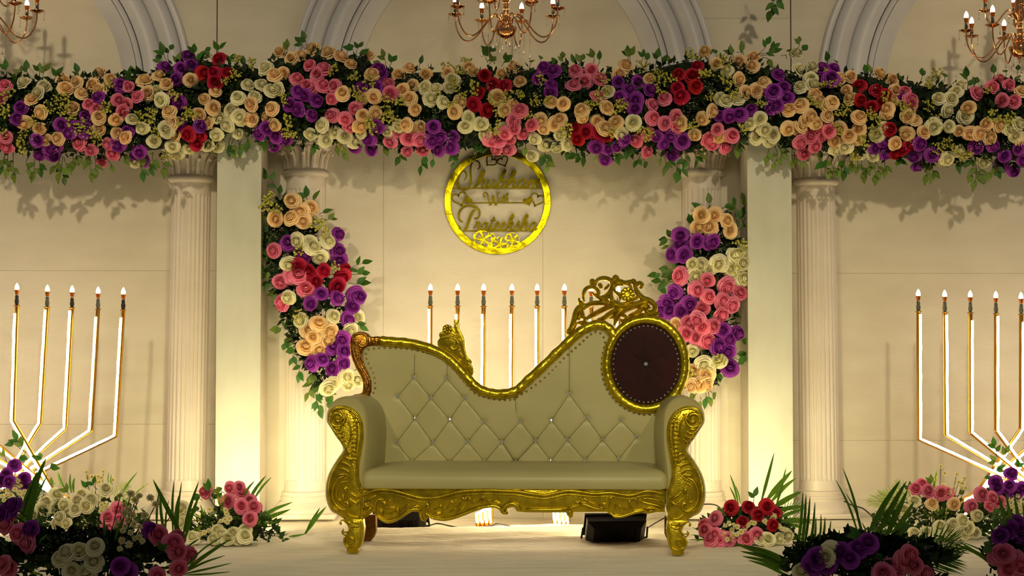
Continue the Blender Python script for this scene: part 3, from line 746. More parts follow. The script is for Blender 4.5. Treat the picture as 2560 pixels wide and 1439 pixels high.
# ================================================================== FLOWERS
def rose_mesh(name, mt, seed, open_=1.0):
    """a cupped rose about one unit in radius, opening along +Z: a tight bud and rings of petals with rolled rims"""
    r_ = random.Random(seed); mb = MB()
    layers = [(2, .13, .10, .92, -.07, .95), (3, .24, .08, .90, -.07, .85), (3, .37, .04, .88, -.03, .78), (4, .50, 0.0, .80, .05, .72),
              (5, .63, -.06, .66, .13*open_, .68), (5, .74, -.12, .42, .20*open_, .66), (5, .80, -.18, .16, .24*open_, .66)]
    for li, (n, rad, z0, z1, curl, ww) in enumerate(layers):
        a0 = r_.random()*6.28
        for i in range(n):
            ac = a0+2*math.pi*i/n+r_.uniform(-.15, .15); wd = 2*math.pi/n*ww
            rr0 = rad*r_.uniform(.92, 1.08); zz = z1*r_.uniform(.92, 1.05); NU, NVv = 6, 5
            vs = []; ph = r_.random()*6
            for j in range(NVv+1):
                v = j/NVv
                for k in range(NU+1):
                    u = -1+2*k/NU; a = ac+u*wd
                    prof = .30+.70*math.sin(min(1, v*1.15)*math.pi/2)**.8
                    rim = max(0, v-.6)/.4
                    rho = rr0*prof*(1+.10*u*(1 if li < 5 else .3))+curl*rim**1.5*(1-.25*u*u)
                    z = z0+(zz-z0)*v**.9-.20*rad*abs(u)**2.2*v-(max(0, curl)*.75*rim**2)+.03*math.sin(u*5+ph)*rim*(.4+li*.15)
                    vs.append((rho*math.cos(a), rho*math.sin(a), z))
            fs = [(j*(NU+1)+k, j*(NU+1)+k+1, (j+1)*(NU+1)+k+1, (j+1)*(NU+1)+k) for j in range(NVv) for k in range(NU)]
            mb.add(vs, fs)
    mb.lathe([(.03, -.1), (.11, .2), (.10, .70), (.03, .84)], (0, 0, 0), 6)
    mb.lathe([(.02, -.5), (.12, -.34), (.45, -.22), (.60, -.05)], (0, 0, 0), 8, cap=False)
    return mb.mesh(name, mt)
RN = {'P': 'peach_rose', 'I': 'ivory_rose', 'V': 'violet_rose', 'K': 'pink_rose', 'R': 'crimson_rose'}
ROSE = {k: [rose_mesh(RN[k], M['rose'][k], 10*i+5, 1.0+.35*(i % 2)) for i in range(4)] for k in RN}
def leaf_mesh(mt, seed=0):
    r_ = random.Random(seed); mb = MB(); n = 6; rows = []
    for i in range(n+1):
        t = i/n; w_ = .30*math.sin(math.pi*min(1, t**.8))*(1-.25*t); x = t
        z = -.16*t*t; rows.append([(x, -w_, z+.07*abs(w_)*3), (x, 0, z), (x, w_, z+.07*abs(w_)*3)])
    vs = [p for rw in rows for p in rw]
    mb.add(vs, [(3*i+k, 3*i+k+3, 3*i+k+4, 3*i+k+1) for i in range(n) for k in range(2)])
    return mb.mesh('leaf', mt)
LEAF = [leaf_mesh(M['leaf']), leaf_mesh(M['leaf2'], 1)]
def berry_mesh(seed):
    r_ = random.Random(seed); mb = MB()
    for k in range(22):
        a = r_.random()*6.28; rad = r_.random()**.6; z = r_.uniform(.2, .95)
        p = (rad*math.cos(a), rad*math.sin(a), z*1.0); mb.sphere(p, r_.uniform(.13, .19), 6, 4)
        if k % 2 == 0: mb.tube([(0, 0, -.3), (p[0]*.5, p[1]*.5, z*.5), p], .03, 3)
    return mb.mesh('berry_cluster', M['berry'])
BERRY = [berry_mesh(i) for i in range(4)]
def daisy_mesh(seed):
    r_ = random.Random(seed); mb = MB(); n = 12
    for i in range(n):
        a = 2*math.pi*i/n+r_.uniform(-.1, .1); c, s = math.cos(a), math.sin(a); L_ = r_.uniform(.85, 1.0); dz = r_.uniform(-.05, .2)
        mb.add([(c*.15-s*.06, s*.15+c*.06, .05), (c*.15+s*.06, s*.15-c*.06, .05), (c*.6*L_+s*.17, s*.6*L_-c*.17, .16+dz), (c*L_, s*L_, .1+dz), (c*.6*L_-s*.17, s*.6*L_+c*.17, .16+dz)], [(0, 1, 2, 3, 4)])
    mb.mi = 1; mb.lathe([(.3, .02), (.3, .12), (.18, .22), (.01, .25)], (0, 0, 0), 8)
    mb.mi = 0; return mb.mesh('daisy', [M['daisy'], M['daisyc']])
DAISY = [daisy_mesh(i) for i in range(3)]
for d_ in DAISY:
    pass
def aim(loc, n, s, spin=None, sz=1.0):
    q = Vector(n).normalized().to_track_quat('Z', 'Y')
    if spin is None: spin = random.random()*6.28
    return Matrix.Translation(loc) @ q.to_matrix().to_4x4() @ Matrix.Diagonal((s*random.uniform(.82, 1.04), s*random.uniform(.82, 1.04), s*sz, 1)) @ Matrix.Rotation(spin, 4, 'Z')
def put(name, me, root, loc, n, s, sz=1.0):
    return link(name, me, root, mw=aim(Vector(loc)-parent_origin(root), n, s, sz=sz))
def rose(root, kind, loc, n, s): return put(RN[kind], random.choice(ROSE[kind]), root, loc, n, s, random.uniform(.85, 1.05))
def sprig(root, base, tip, ll=0.055, kind=None, extra=None, name='leaf_sprig'):
    """curved stem with leaves: leaves are its own pieces"""
    o = parent_origin(root); b, t = Vector(base)-o, Vector(tip)-o; L_ = (t-b).length
    side = (t-b).cross(Vector((0, -1, 0))); side = side.normalized() if side.length > 1e-6 else Vector((1, 0, 0))
    mid = (b+t)/2+side*L_*random.uniform(-.14, .14)+Vector((0, -.02, 0))
    path = catmull([b, mid, t], 5); mb = MB(); mb.tube(path, lambda f: .0022*(1-.5*f), 5)
    st = link(name, mb.mesh(name, M['stem']), root)
    if kind is None: kind = 0 if random.random() < .72 else 1
    n = extra if extra is not None else max(1, int(L_/.045))
    me = LEAF[kind]
    def lf(pos, d, s):
        d = d.normalized(); nrm = Vector((random.uniform(-.5, .5), -1, random.uniform(-.1, .7)))
        y_ = nrm.cross(d); y_ = y_.normalized() if y_.length > 1e-5 else Vector((0, 0, 1)); z_ = d.cross(y_)
        m_ = Matrix((d, y_, z_)).transposed().to_4x4(); m_ = Matrix.Translation(pos) @ m_ @ Matrix.Diagonal((s, s*random.uniform(.85, 1.15), s, 1))
        link('leaf', me, st, mw=m_)
    lf(path[-1]-(t-mid).normalized()*.35*ll, t-mid+Vector((0, random.uniform(-.02, .02), 0)), ll*random.uniform(.95, 1.15))
    for k in range(n):
        f = 1-(k+.7)/(n+.6)*.8; p = path[min(len(path)-1, int(f*(len(path)-1)))]; sd = 1 if k % 2 else -1
        lf(p, (t-b).normalized()*.75+side*sd*random.uniform(.6, 1.0)+Vector((0, random.uniform(-.3, .1), 0)), ll*random.uniform(.8, 1.05))
    return st
def foliage(name, root, pts_fn, n, s0, mt, seed=1):
    """dense inner greenery: one part, nobody could count its leaves"""
    r_ = random.Random(seed); mb = MB()
    for k in range(n):
        p, d = pts_fn(r_); d = Vector(d).normalized(); s = s0*r_.uniform(.6, 1.3)
        sd = d.cross(Vector((r_.uniform(-1, 1), r_.uniform(-1, 1), r_.uniform(-1, 1)))); sd = sd.normalized()*s*.26 if sd.length > 1e-5 else Vector((s*.26, 0, 0))
        p = Vector(p); q = p+d*s
        mb.add([p, p+d*s*.45+sd, q, p+d*s*.45-sd], [(0, 1, 2, 3)])
    o = part(name, mb, mt, root, smooth=False); o['kind'] = 'stuff'; return o
def breath(root, locs, seed=2, name='baby_breath', mt='breath', s=.0024, spread=.03, n=14):
    r_ = random.Random(seed); mb = MB()
    for p in locs:
        for k in range(n):
            mb.octa((p[0]+r_.gauss(0, spread*.6), p[1]+r_.gauss(0, spread*.4)-.01, p[2]+r_.gauss(0, spread*.6)), s*r_.uniform(.7, 1.2))
    o = part(name, mb, M[mt], root, smooth=False); o['kind'] = 'stuff'; return o

# ---------------------------------------------------------------- the long garland
YG = 10.66
g_c = P(1280, 290, YG); garland = thing('flower_garland', 'long garland of roses, berries and leaves across the top of the arches', 'garland', (g_c.x, YG, g_c.z))
TOPY = [(0, 175), (100, 190), (250, 180), (400, 170), (450, 140), (560, 140), (640, 170), (700, 130), (780, 120), (900, 130), (960, 170), (1100, 165), (1250, 170), (1400, 150), (1500, 165), (1560, 180), (1700, 140), (1860, 140), (1960, 170), (2060, 165), (2200, 180), (2300, 200), (2420, 210), (2560, 190)]
BOTY = [(0, 385), (100, 390), (250, 400), (400, 390), (500, 375), (600, 340), (700, 370), (850, 360), (1000, 385), (1130, 380), (1250, 385), (1350, 365), (1520, 400), (1600, 385), (1700, 395), (1850, 370), (1950, 360), (2000, 390), (2150, 390), (2300, 420), (2450, 400), (2560, 425)]
def interp(T, x):
    if x <= T[0][0]: return T[0][1]
    for (a, b), (c, d) in zip(T, T[1:]):
        if x <= c: return b+(d-b)*(x-a)/(c-a)
    return T[-1][1]
def gpos(px, py, out=0.0):
    a, b = interp(TOPY, px), interp(BOTY, px); t = max(-.1, min(1.1, (py-a)/(b-a))); u = 2*t-1
    bul = math.sqrt(max(0, 1-min(1, u*u)))*.24
    loc = P(px, py, YG-bul-out); n = Vector((random.uniform(-.85, .85), -1.0, -u*.75+random.uniform(-.6, .6)))
    return loc, n
GR = {1: {'K': '35,645 5,720 665,785 725,820 885,750 955,780 965,650 1035,725 920,835 45,1030 60,1100 10,1060 600,1070 685,1125 850,1150 765,1210 815,1080',
 'P': '235,750 310,840 490,665 610,705 575,620 470,600 750,555 700,640 550,815 745,680 870,895 185,920 298,965 345,1050 440,1038 740,970 740,880 880,1000 945,1030 1085,610 1110,700 1190,575 1250,630 1430,600 1270,840 1615,685 1535,745 1600,810 1490,865 1560,925 1885,780 1890,895 830,600 1320,1010 1290,920',
 'I': '180,625 330,655 290,700 1180,680 1210,750 990,895 1070,960 1010,1210 1295,1095 1420,1110 1325,1160 1250,970 1640,880 1705,935 1790,870 1625,1010 1785,1000 1625,1090 1740,830 1785,735 1855,640 1155,1060 1560,1085',
 'V': '160,810 125,895 455,935 520,990 640,870 740,735 900,640 640,975 280,1050 300,1155 375,1120 420,1090 400,1160 560,960 885,1080 960,990 1045,1140 1075,1205 1010,1180 1235,505 1355,515 1410,425 1435,490 1325,595 1275,750 1350,770 1345,930 1500,945 515,1000',
 'R': '1645,445 1605,550 1700,550 1525,555 1615,620 1415,1005 1470,1080 1510,1010',
 'G': '80,720 60,830 420,750 370,810 500,760 490,850 560,920 820,650 820,820 1120,830 1060,880 1150,880 1330,700 1400,830 1370,890 160,1000 170,1100 590,950 730,1040 700,990 1180,980 1700,620 1780,470 1750,570 1890,500 30,990 1450,850 250,900 1240,1150'},
 2: {'K': '425,595 580,560 525,490 630,520 540,650 620,645 710,645 500,640 690,740 695,865 870,815 790,890 825,945 1110,630 1130,700 1090,650 1130,1060 1265,1035 1345,1045 1250,1130 1370,1120 1180,985',
 'P': '300,395 545,370 460,425 385,440 665,400 755,430 830,485 960,425 990,560 770,700 325,550 260,565 80,785 110,895 240,815 265,935 55,890 205,880 1005,725 920,730 920,865 1010,850 1270,515 1190,565 1395,560 1295,640 1220,675 1275,740 1310,820 1250,935 1350,955 1560,550 1610,835 1650,770 1740,540 1710,510 900,940 1270,960',
 'I': '50,640 195,515 230,680 290,665 160,640 110,730 10,735 10,890 10,1000 530,1005 615,940 710,990 640,1050 785,1020 855,1055 910,990 1390,655 1470,670 1565,655 1420,750 1520,765 1715,880 1690,950 1795,930 1110,985 1190,950 1595,600 1840,1010',
 'V': '485,715 570,755 380,785 535,865 440,820 200,960 150,1000 270,1020 345,1040 255,1095 860,1095 985,1120 970,1045 1035,950 1035,525 910,660 1025,655 1060,560 1450,950 1490,1030 1600,1025 1430,1060 1490,1120 1590,1105 430,690',
 'R': '1795,700 1755,785', 'G': '310,745 370,900 360,980 400,1010 700,520 870,590 960,620 850,690 900,740 1100,750 1080,850 1140,900 1180,770 990,960 1000,900 1600,640 1690,470 1650,550 1530,530 1760,660 1580,770 760,1080 90,520 1650,720 1480,720'},
 3: {'K': '715,535 835,525 790,610 700,640 900,600 880,720 1385,740 1290,790 1295,885 1385,925 1470,870 250,905 190,1000 255,960 140,1045 225,1040 315,1000 125,1115 215,1115 390,940 1175,1050 1250,1135 1260,1000 1740,1080 1835,1100 1890,1015 1780,970 300,830 1480,950 1700,1040 80,1045',
 'P': '160,565 255,510 300,615 245,785 180,825 535,765 625,780 765,830 950,810 770,880 450,895 480,960 600,900 560,930 880,910 930,960 1020,920 1090,500 1040,565 1510,925 1740,830 1670,890 1610,1010 1785,1020 1690,390 1770,480 130,730 1270,590',
 'I': '20,925 40,1010 160,970 410,1040 600,1005 580,1095 650,1080 490,1080 1150,920 1800,740 960,690 390,1165 1060,1000',
 'V': '480,510 555,535 430,590 535,640 530,690 1035,615 1185,620 1110,680 1270,680 1050,730 1170,750 1160,810 1020,1095 960,1110 870,1100 940,1190 1375,1075 1435,1020 1515,1055 1440,1155 1330,1020 1790,870 1080,1040',
 'R': '35,565 100,635 190,645 10,700 45,830 1630,500 1490,560 1590,570 1480,660 1615,650 1510,725 705,965 795,985 735,1040 880,1055 955,1010 890,1000',
 'G': '450,590 70,740 130,800 215,720 400,750 300,730 500,740 130,870 370,870 910,610 905,720 800,790 890,790 1060,830 1050,790 1230,500 1330,560 1350,620 1350,700 1420,610 1570,430 1680,580 1740,720 1220,960 1260,1000 100,970 1000,990 640,950 1570,960'},
 4: {'K': '2040,655 2095,600 2165,640 1920,700 2115,755 2210,765 1385,690 1430,750 100,1010 45,1100 600,1065 765,1020 670,1020 630,1150 710,1095 720,975 820,980 1380,670 1430,790',
 'P': '145,465 250,430 245,500 140,595 185,695 330,620 275,680 515,825 610,790 675,875 715,925 805,870 790,930 570,960 510,965 610,950 980,575 890,590 950,680 980,740 1195,560 1290,600 1310,680 1290,760 1045,965 970,1020 1030,1030 840,770 800,790 710,715 740,760 1400,1000 1530,990 1310,1075 1460,900 1410,870 1260,820 2000,930 2090,940 2020,1030 1875,1000 1865,810 2265,1050 1040,880 900,960 860,1060 1790,980 1940,1000 2265,690 20,1020 640,900 1250,850',
 'I': '570,410 590,530 700,510 680,590 605,655 690,640 55,535 40,760 130,740 300,890 230,930 330,970 375,1045 400,1010 270,1030 1640,740 1730,745 1790,650 1770,690 1700,830 1720,950 1230,960 1180,1010 2235,930 2170,960 2220,1020 940,1100 1040,1160 1980,1205 1840,870 870,1120 1600,950 1150,1160 1790,1130 1700,1190',
 'V': '435,565 475,660 400,690 510,740 430,790 150,860 235,820 380,810 70,870 850,520 830,590 770,520 1220,1060 1240,1150 1160,1110 1495,1075 1455,1165 1475,1240 1590,1160 1920,1100 2045,1090 2135,1170 2205,1280 2240,1115 2110,1240 2270,1200 1380,740',
 'R': '1045,650 1170,680 1050,750 1135,800 1225,770 1240,720 1370,1120 1310,1150 1420,1080 1270,970',
 'G': '30,620 80,700 320,780 30,480 800,560 850,640 780,650 690,760 730,800 960,800 920,850 1100,860 1230,760 1350,800 1420,830 1460,790 1540,640 1630,580 1600,890 1640,940 1570,790 1640,1100 1710,1060 1750,1110 1160,880 1150,960 2000,700 2030,880 2160,870 2180,900 1000,1160 1060,1060 1830,1140 180,960 880,950 1660,1200'}}
OX = {1: 0, 2: 600, 3: 1200, 4: 1800}
random.seed(11); seen = []
gs = 1/ppm(10.45)
for ci, dd in GR.items():
    for kind, s in dd.items():
        for (u, v) in seq(s):
            px, py = OX[ci]+u/3, v/3
            if any(abs(px-a)+abs(py-b) < 9 and k == kind for a, b, k in seen): continue
            seen.append((px, py, kind))
            if kind == 'G':
                loc, n = gpos(px, py, .03); put('berry_cluster', random.choice(BERRY), garland, loc, n, 19*gs*random.uniform(.8, 1.2), .9)
            else:
                loc, n = gpos(px, py, random.uniform(-.01, .05)); rose(garland, kind, loc, n, random.uniform(18, 22)*gs)
# sprigs of leaves that stand out of the garland: "x,y,x2,y2" base to tip
SPR = {1: '50,580,45,490 190,600,200,500 190,600,160,520 300,590,290,500 320,620,345,510 400,620,440,545 620,640,580,520 640,620,560,590 640,600,670,570 960,640,975,550 1000,620,1035,535 1260,480,1220,370 1270,480,1285,355 1250,520,1190,430 1320,520,1340,440 1440,450,1455,370 1470,470,1495,430 1620,440,1560,370 1640,440,1665,345 1600,450,1550,420 1500,540,1515,485 1720,540,1745,430 120,640,110,590 860,620,820,590 1880,520,1830,470 30,1120,10,1260 60,1130,50,1290 100,1130,105,1320 60,1150,20,1220 230,1150,215,1280 260,1160,245,1310 300,1160,305,1280 460,1160,400,1260 470,1170,480,1350 450,1180,440,1320 480,1180,510,1270 660,1130,640,1220 680,1160,685,1320 710,1160,715,1290 810,1200,840,1260 930,1100,945,1200 1050,1210,1070,1310 1100,1160,1135,1280 1150,1140,1160,1240 1190,1150,1230,1280 1730,1030,1720,1130 1760,1030,1750,1140 1780,1030,1800,1130 1840,1000,1865,1070 1580,1090,1600,1150 610,1130,600,1190 560,1130,545,1230 1090,1130,1075,1200',
 2: '340,430,355,340 500,380,480,275 500,380,445,310 600,450,620,380 860,430,830,345 870,420,905,335 890,430,920,395 1100,520,1075,405 1110,520,1155,440 1100,530,1030,470 1340,530,1358,455 1450,550,1430,505 1860,450,1895,375 1860,470,1830,400 1850,500,1900,440 40,510,25,465 130,1010,150,1070 60,1010,55,1085 10,1060,0,1130 180,1020,190,1080 350,1030,372,1095 550,1040,552,1120 750,1040,785,1170 740,1050,730,1120 1040,1060,1095,1130 1030,1050,1100,1080 1190,1110,1185,1200 1380,1130,1355,1265 1400,1140,1385,1200 1440,1140,1445,1215 1700,1040,1600,1235 1690,1050,1590,1180 1740,1030,1765,1100 1820,1030,1822,1095 470,930,460,1010 1560,800,1545,880',
 3: '60,450,80,360 110,480,50,380 160,500,215,435 250,500,200,440 370,520,390,455 440,490,455,430 600,540,620,415 600,540,560,460 730,520,765,435 720,520,700,450 850,480,840,400 880,500,895,430 1000,570,970,510 1110,470,1108,390 1130,480,1140,390 1210,480,1228,400 1240,500,1255,430 1310,500,1332,410 1410,520,1405,445 1360,500,1380,450 1770,440,1762,390 1890,460,1885,385 10,1020,10,1100 340,1070,335,1125 470,1080,500,1265 480,1100,470,1200 640,1100,655,1160 850,1120,700,1165 830,1140,740,1195 900,1120,870,1185 1000,1120,1030,1195 1090,1060,1100,1150 1130,1050,1135,1120 1210,1150,1170,1220 1220,1170,1240,1230 1370,1150,1385,1270 1340,1150,1350,1210 1400,1150,1410,1235 1560,1090,1540,1220 1580,1100,1670,1170 1590,1110,1620,1225 1540,1110,1490,1325 1520,1180,1470,1315 1660,1060,1680,1110 1840,1110,1900,1050',
 4: '110,450,85,375 160,430,160,360 180,420,150,385 270,420,360,310 280,410,420,345 300,420,410,385 320,430,370,465 500,440,480,410 530,430,520,375 570,380,592,305 600,390,620,375 800,500,800,430 880,510,870,460 760,510,740,480 1090,580,1095,520 1130,570,1125,540 1060,590,1040,560 1380,630,1350,590 1500,620,1520,545 1590,590,1600,560 1680,610,1680,565 1850,710,1845,550 1860,700,1925,600 2050,590,2050,530 2130,590,2140,530 2190,610,2220,590 2230,580,2235,510 380,1090,350,1190 410,1090,405,1240 430,1080,470,1150 440,1090,450,1200 520,1030,490,1090 560,1140,545,1220 620,1170,625,1225 750,1080,750,1150 830,1140,755,1230 820,1150,810,1310 850,1150,860,1300 870,1140,880,1280 930,1160,905,1290 950,1150,930,1305 970,1150,980,1250 1020,1180,1025,1270 1060,1180,1075,1315 1100,1150,1115,1270 1170,1180,1165,1335 1150,1180,1190,1300 1230,1180,1235,1290 1280,1180,1350,1210 1560,1160,1545,1330 1590,1180,1590,1325 1750,1180,1785,1250 1900,1150,1860,1220 1910,1190,1905,1375 1930,1190,1970,1325 1900,1200,1880,1330 2040,1190,2020,1310 2080,1190,2090,1300 2020,1200,2050,1260 1360,1150,1350,1200 110,1050,125,1135'}
for ci, s in SPR.items():
    for (a, b, c, d) in seq(s):
        x0_, y0_, x1_, y1_ = OX[ci]+a/3, b/3, OX[ci]+c/3, d/3
        L_ = math.hypot(x1_-x0_, y1_-y0_)
        sprig(garland, P(x0_, y0_, YG-.06), P(x1_, y1_, YG-.04-random.random()*.08), random.uniform(24, 30)*gs, extra=(2 if L_ > 48 else 1 if L_ > 26 else 0), kind=(1 if (ci in (1, 4) and b > 1000 and random.random() < .75) else None))
def gfol(r_):
    px = r_.uniform(-60, 2620); a, b = interp(TOPY, px), interp(BOTY, px); t = r_.uniform(.04, .96); py = a+(b-a)*t; u = 2*t-1
    bul = math.sqrt(1-u*u)*.23; p = P(px, py, YG-bul*r_.uniform(.75, 1.05)+.01)
    return p, (r_.uniform(-1, 1), -r_.uniform(.1, .9), r_.uniform(-1, 1)-u*.3)
foliage('foliage', garland, gfol, 9500, .05, M['deep'], 5)
mb = MB()
for k in range(54):      # the padded green core that the stems are pushed into
    px = -60+2680*k/53; a, b = interp(TOPY, px)+16, interp(BOTY, px)-14
    c = P(px, (a+b)/2, YG); hz = (b-a)/2/ppm(YG)
    if k == 0: rings = []
    rings.append([(c.x, YG+.06-.15*math.cos(q)-.09, c.z+hz*math.sin(q)) for q in [2*math.pi*j/12 for j in range(12)]])
mb.loft(rings); part('moss_core', mb, M['moss'], garland)
breath(garland, [gpos(random.uniform(0, 2560), random.uniform(170, 390), .05)[0] for _ in range(150)], n=14, spread=.03)

# ---------------------------------------------------------------- the two hanging sprays
def spray(lab, cx, cy, ox, oy, sc, Yf, flowers, sprigs, cen, dens):
    c = P(cx, cy, Yf); t = thing('flower_spray', lab, 'flowers', tuple(c)); s_ = 1/ppm(Yf)
    for kind, s in flowers.items():
        for (u, v) in seq(s):
            px, py = ox+u/sc, oy+v/sc; xc_ = interp([(b, a) for a, b in cen], py); d = max(-1, min(1, (px-xc_)/105)); bul = .16*math.sqrt(1-d*d)
            n = Vector((d*.7+random.uniform(-.6, .6), -1, random.uniform(-.7, .4)))
            if kind == 'G': put('berry_cluster', random.choice(BERRY), t, P(px, py, Yf-bul-.02), n, 19*s_*random.uniform(.8, 1.1), .9)
            else: rose(t, kind, P(px, py, Yf-bul-random.uniform(0, .04)), n, random.uniform(20, 24)*s_)
    for (a, b, c_, d_) in seq(sprigs):
        x0_, y0_, x1_, y1_ = ox+a/sc, oy+b/sc, ox+c_/sc, oy+d_/sc; L_ = math.hypot(x1_-x0_, y1_-y0_)
        sprig(t, P(x0_, y0_, Yf-.04), P(x1_, y1_, Yf-.05), random.uniform(24, 30)*s_, extra=(4 if L_ > 80 else 2 if L_ > 45 else 1 if L_ > 24 else 0), kind=(1 if random.random() < .4 else 0))
    def ff(r_):
        py = r_.uniform(cen[0][1], cen[-1][1]); xc_ = interp([(b, a) for a, b in cen], py); f = (py-cen[0][1])/(cen[-1][1]-cen[0][1]); hw = 78*math.sin(math.pi*min(.93, max(.07, f)))**.6
        d = r_.uniform(-1, 1); px = xc_+d*hw; return P(px, py, Yf-.12*math.sqrt(1-d*d)*r_.random()), (d+r_.uniform(-.6, .6), -r_.random(), r_.uniform(-1, 1))
    foliage('foliage', t, ff, dens, .06, M['deep'], 8)
    breath(t, [ff(random)[0]+Vector((0, -.1, 0)) for _ in range(16)], n=9, spread=.03)
    return t
random.seed(21)
spray('hanging flower spray on the left column, with a red and pink row of roses', 780, 760, 600, 400, 2.215, YW-.20,
 {'P': '290,225 390,265 285,320 195,325 350,335 435,905 375,945 495,945 405,980 480,990 360,1035 435,1045 340,280', 'V': '540,410 540,500 265,460 350,535 550,550 450,740 390,790 535,765 635,745 620,815 595,885 570,990 510,1035 575,1055 455,1105 400,1125 570,1120 515,1155 660,755',
  'R': '375,615 460,610 415,670 320,590 570,640 540,695 350,600 580,610', 'K': '190,500 290,635 225,670 365,715 235,790 320,640', 'I': '320,445 385,460 445,535 485,450 270,760 515,865 340,890 610,940 270,575 515,1235 590,1200 600,1240 655,1210 650,870 400,480 490,1260', 'G': '160,220 190,260 160,190 440,345 320,505 460,400 520,600 330,870 410,350 150,260'},
 '240,250,135,65 380,240,370,185 400,250,415,205 440,300,475,285 460,330,515,325 235,440,30,425 200,430,60,490 200,410,95,375 200,440,125,500 200,450,195,430 160,370,150,310 230,380,180,390 200,600,140,635 200,660,135,685 260,730,180,740 230,790,195,800 560,640,695,565 600,630,690,625 600,680,680,680 300,940,200,935 290,950,245,1030 310,940,260,1000 320,1050,285,1110 340,1040,290,1050 360,1100,325,1200 400,1150,410,1265 420,1180,370,1305 430,1200,445,1395 450,1200,495,1310 450,1200,420,1350 600,1170,645,1170 470,1230,495,1355 380,1150,385,1210 620,860,680,925 130,560,125,590 130,480,130,520',
 [(715, 500), (720, 560), (745, 660), (770, 740), (785, 800), (800, 880), (830, 960)], 1500)
spray('hanging flower spray on the right column, mostly pink and violet roses', 1760, 760, 1600, 480, 2.5245, YW-.20,
 {'P': '390,145 470,145 445,225 365,215 545,180 570,240 375,1215 330,1130 230,840 420,1150 330,1220 410,1210', 'V': '255,270 430,320 360,310 205,395 280,395 220,630 310,700 170,690 190,750 260,750 140,745 525,870 605,890 555,930 485,975 555,1000 565,1105 255,330 460,310',
  'K': '255,530 425,555 355,615 545,590 630,635 520,685 430,660 390,735 510,770 575,710 300,825 365,800 395,850 465,845 350,915 290,890 420,935', 'I': '335,455 390,460 440,480 515,450 590,400 645,450 570,485 645,545 345,520 330,1000 400,1080 500,1060 645,390 430,1120 490,450', 'G': '630,330 500,1065 600,500 310,1130'},
 '400,120,365,95 430,110,435,50 500,120,550,90 560,140,575,105 620,220,595,60 650,200,655,40 640,220,660,120 600,200,640,150 600,260,670,210 330,220,318,185 210,310,145,295 215,310,190,270 220,330,165,345 280,460,155,480 250,480,170,520 210,540,90,520 220,540,150,565 220,560,110,560 165,660,150,625 570,820,605,830 600,940,660,940 580,1040,640,1075 590,1030,630,1020 480,1110,500,1160 520,1100,540,1150 360,1260,330,1290 410,1240,410,1320 430,1250,470,1285 380,1290,375,1335 660,550,695,600 650,540,695,520 430,1260,440,1310',
 [(1775, 530), (1780, 600), (1770, 680), (1755, 750), (1755, 820), (1755, 880), (1750, 960)], 1400)
# a bit of the garland above, at the top edge
tp = P(1927, -30, 10.6); tt = thing('hanging_leaf_sprig', 'dark green leaf sprig hanging down at the top edge, right of the middle arch', 'leaves', tuple(tp))
sprig(tt, P(1927, -60, 10.6), P(1924, 36, 10.6), .07, 0, 4); sprig(tt, P(1932, -60, 10.6), P(1936, 20, 10.6), .07, 0, 3)
# ================================================================== ROUND SIGN
YS = YW-0.012
Q = lambda s: [tuple(P(1080+u/4.797, 360+v/4.797, YS)) for u, v in (seq(s) if isinstance(s, str) else s)]
uS = 1/4.797/ppm(YS)
sc_ = P(1244, 503, YS); sign = thing('round_name_sign', 'round gold mirror sign with two names in script, hanging on the wall above the sofa', 'sign', tuple(sc_))
FS = [0]
def flat_stroke(mb, pts, w, y=YS, th=0.004, sub=6, taper=.75, closed=False):
    """a flat band cut from sheet following a curve in the wall plane"""
    FS[0] = (FS[0]+1) % 5; th0 = th+FS[0]*.0004
    C = catmull([(p[0], p[2], 0) for p in pts], sub, closed); L = len(C)-1; rings = []
    if closed: C = C+[C[0]]; L += 1
    for i, p in enumerate(C):
        t = C[min(i+1, L)]-C[max(i-1, 0)]
        if closed and i in (0, L): t = C[1]-C[L-1]
        if t.length < 1e-9: t = Vector((1, 0, 0))
        t.normalize(); n_ = Vector((-t.y, t.x, 0))
        f = i/L; k = 1 if closed else taper+(1-taper)*math.sin(math.pi*f)
        a, b = p+n_*w/2*k, p-n_*w/2*k
        th = th0+(0 if closed else f*.0008)
        rings.append([(a.x, y-th, a.y), (b.x, y-th, b.y), (b.x, y, b.y), (a.x, y, a.y)])
    mb.loft(rings, not closed, not closed)
mb = MB(); rings = []
R1, R2 = 133.5/ppm(YS), 117.0/ppm(YS)
for k in range(97):
    a = 2*math.pi*k/96; c, s = math.cos(a), math.sin(a)
    rings.append([(sc_.x+c*r, y, sc_.z+s*r) for r, y in ((R2, YS-.004), (R2+.002, YS-.006), (R1-.002, YS-.006), (R1, YS-.004), (R1, YS), (R2, YS))])
mb.loft(rings, False, False); part('ring', mb, M['mirror_gold'], sign, smooth=False)
def bar(x0_, x1_, y_, h): 
    a, b = Q([(x0_, y_), (x1_, y_)]); mb = MB(); mb.box((a[0], YS-.0045, a[2]-h*uS/2), (b[0], YS, a[2]+h*uS/2)); return mb
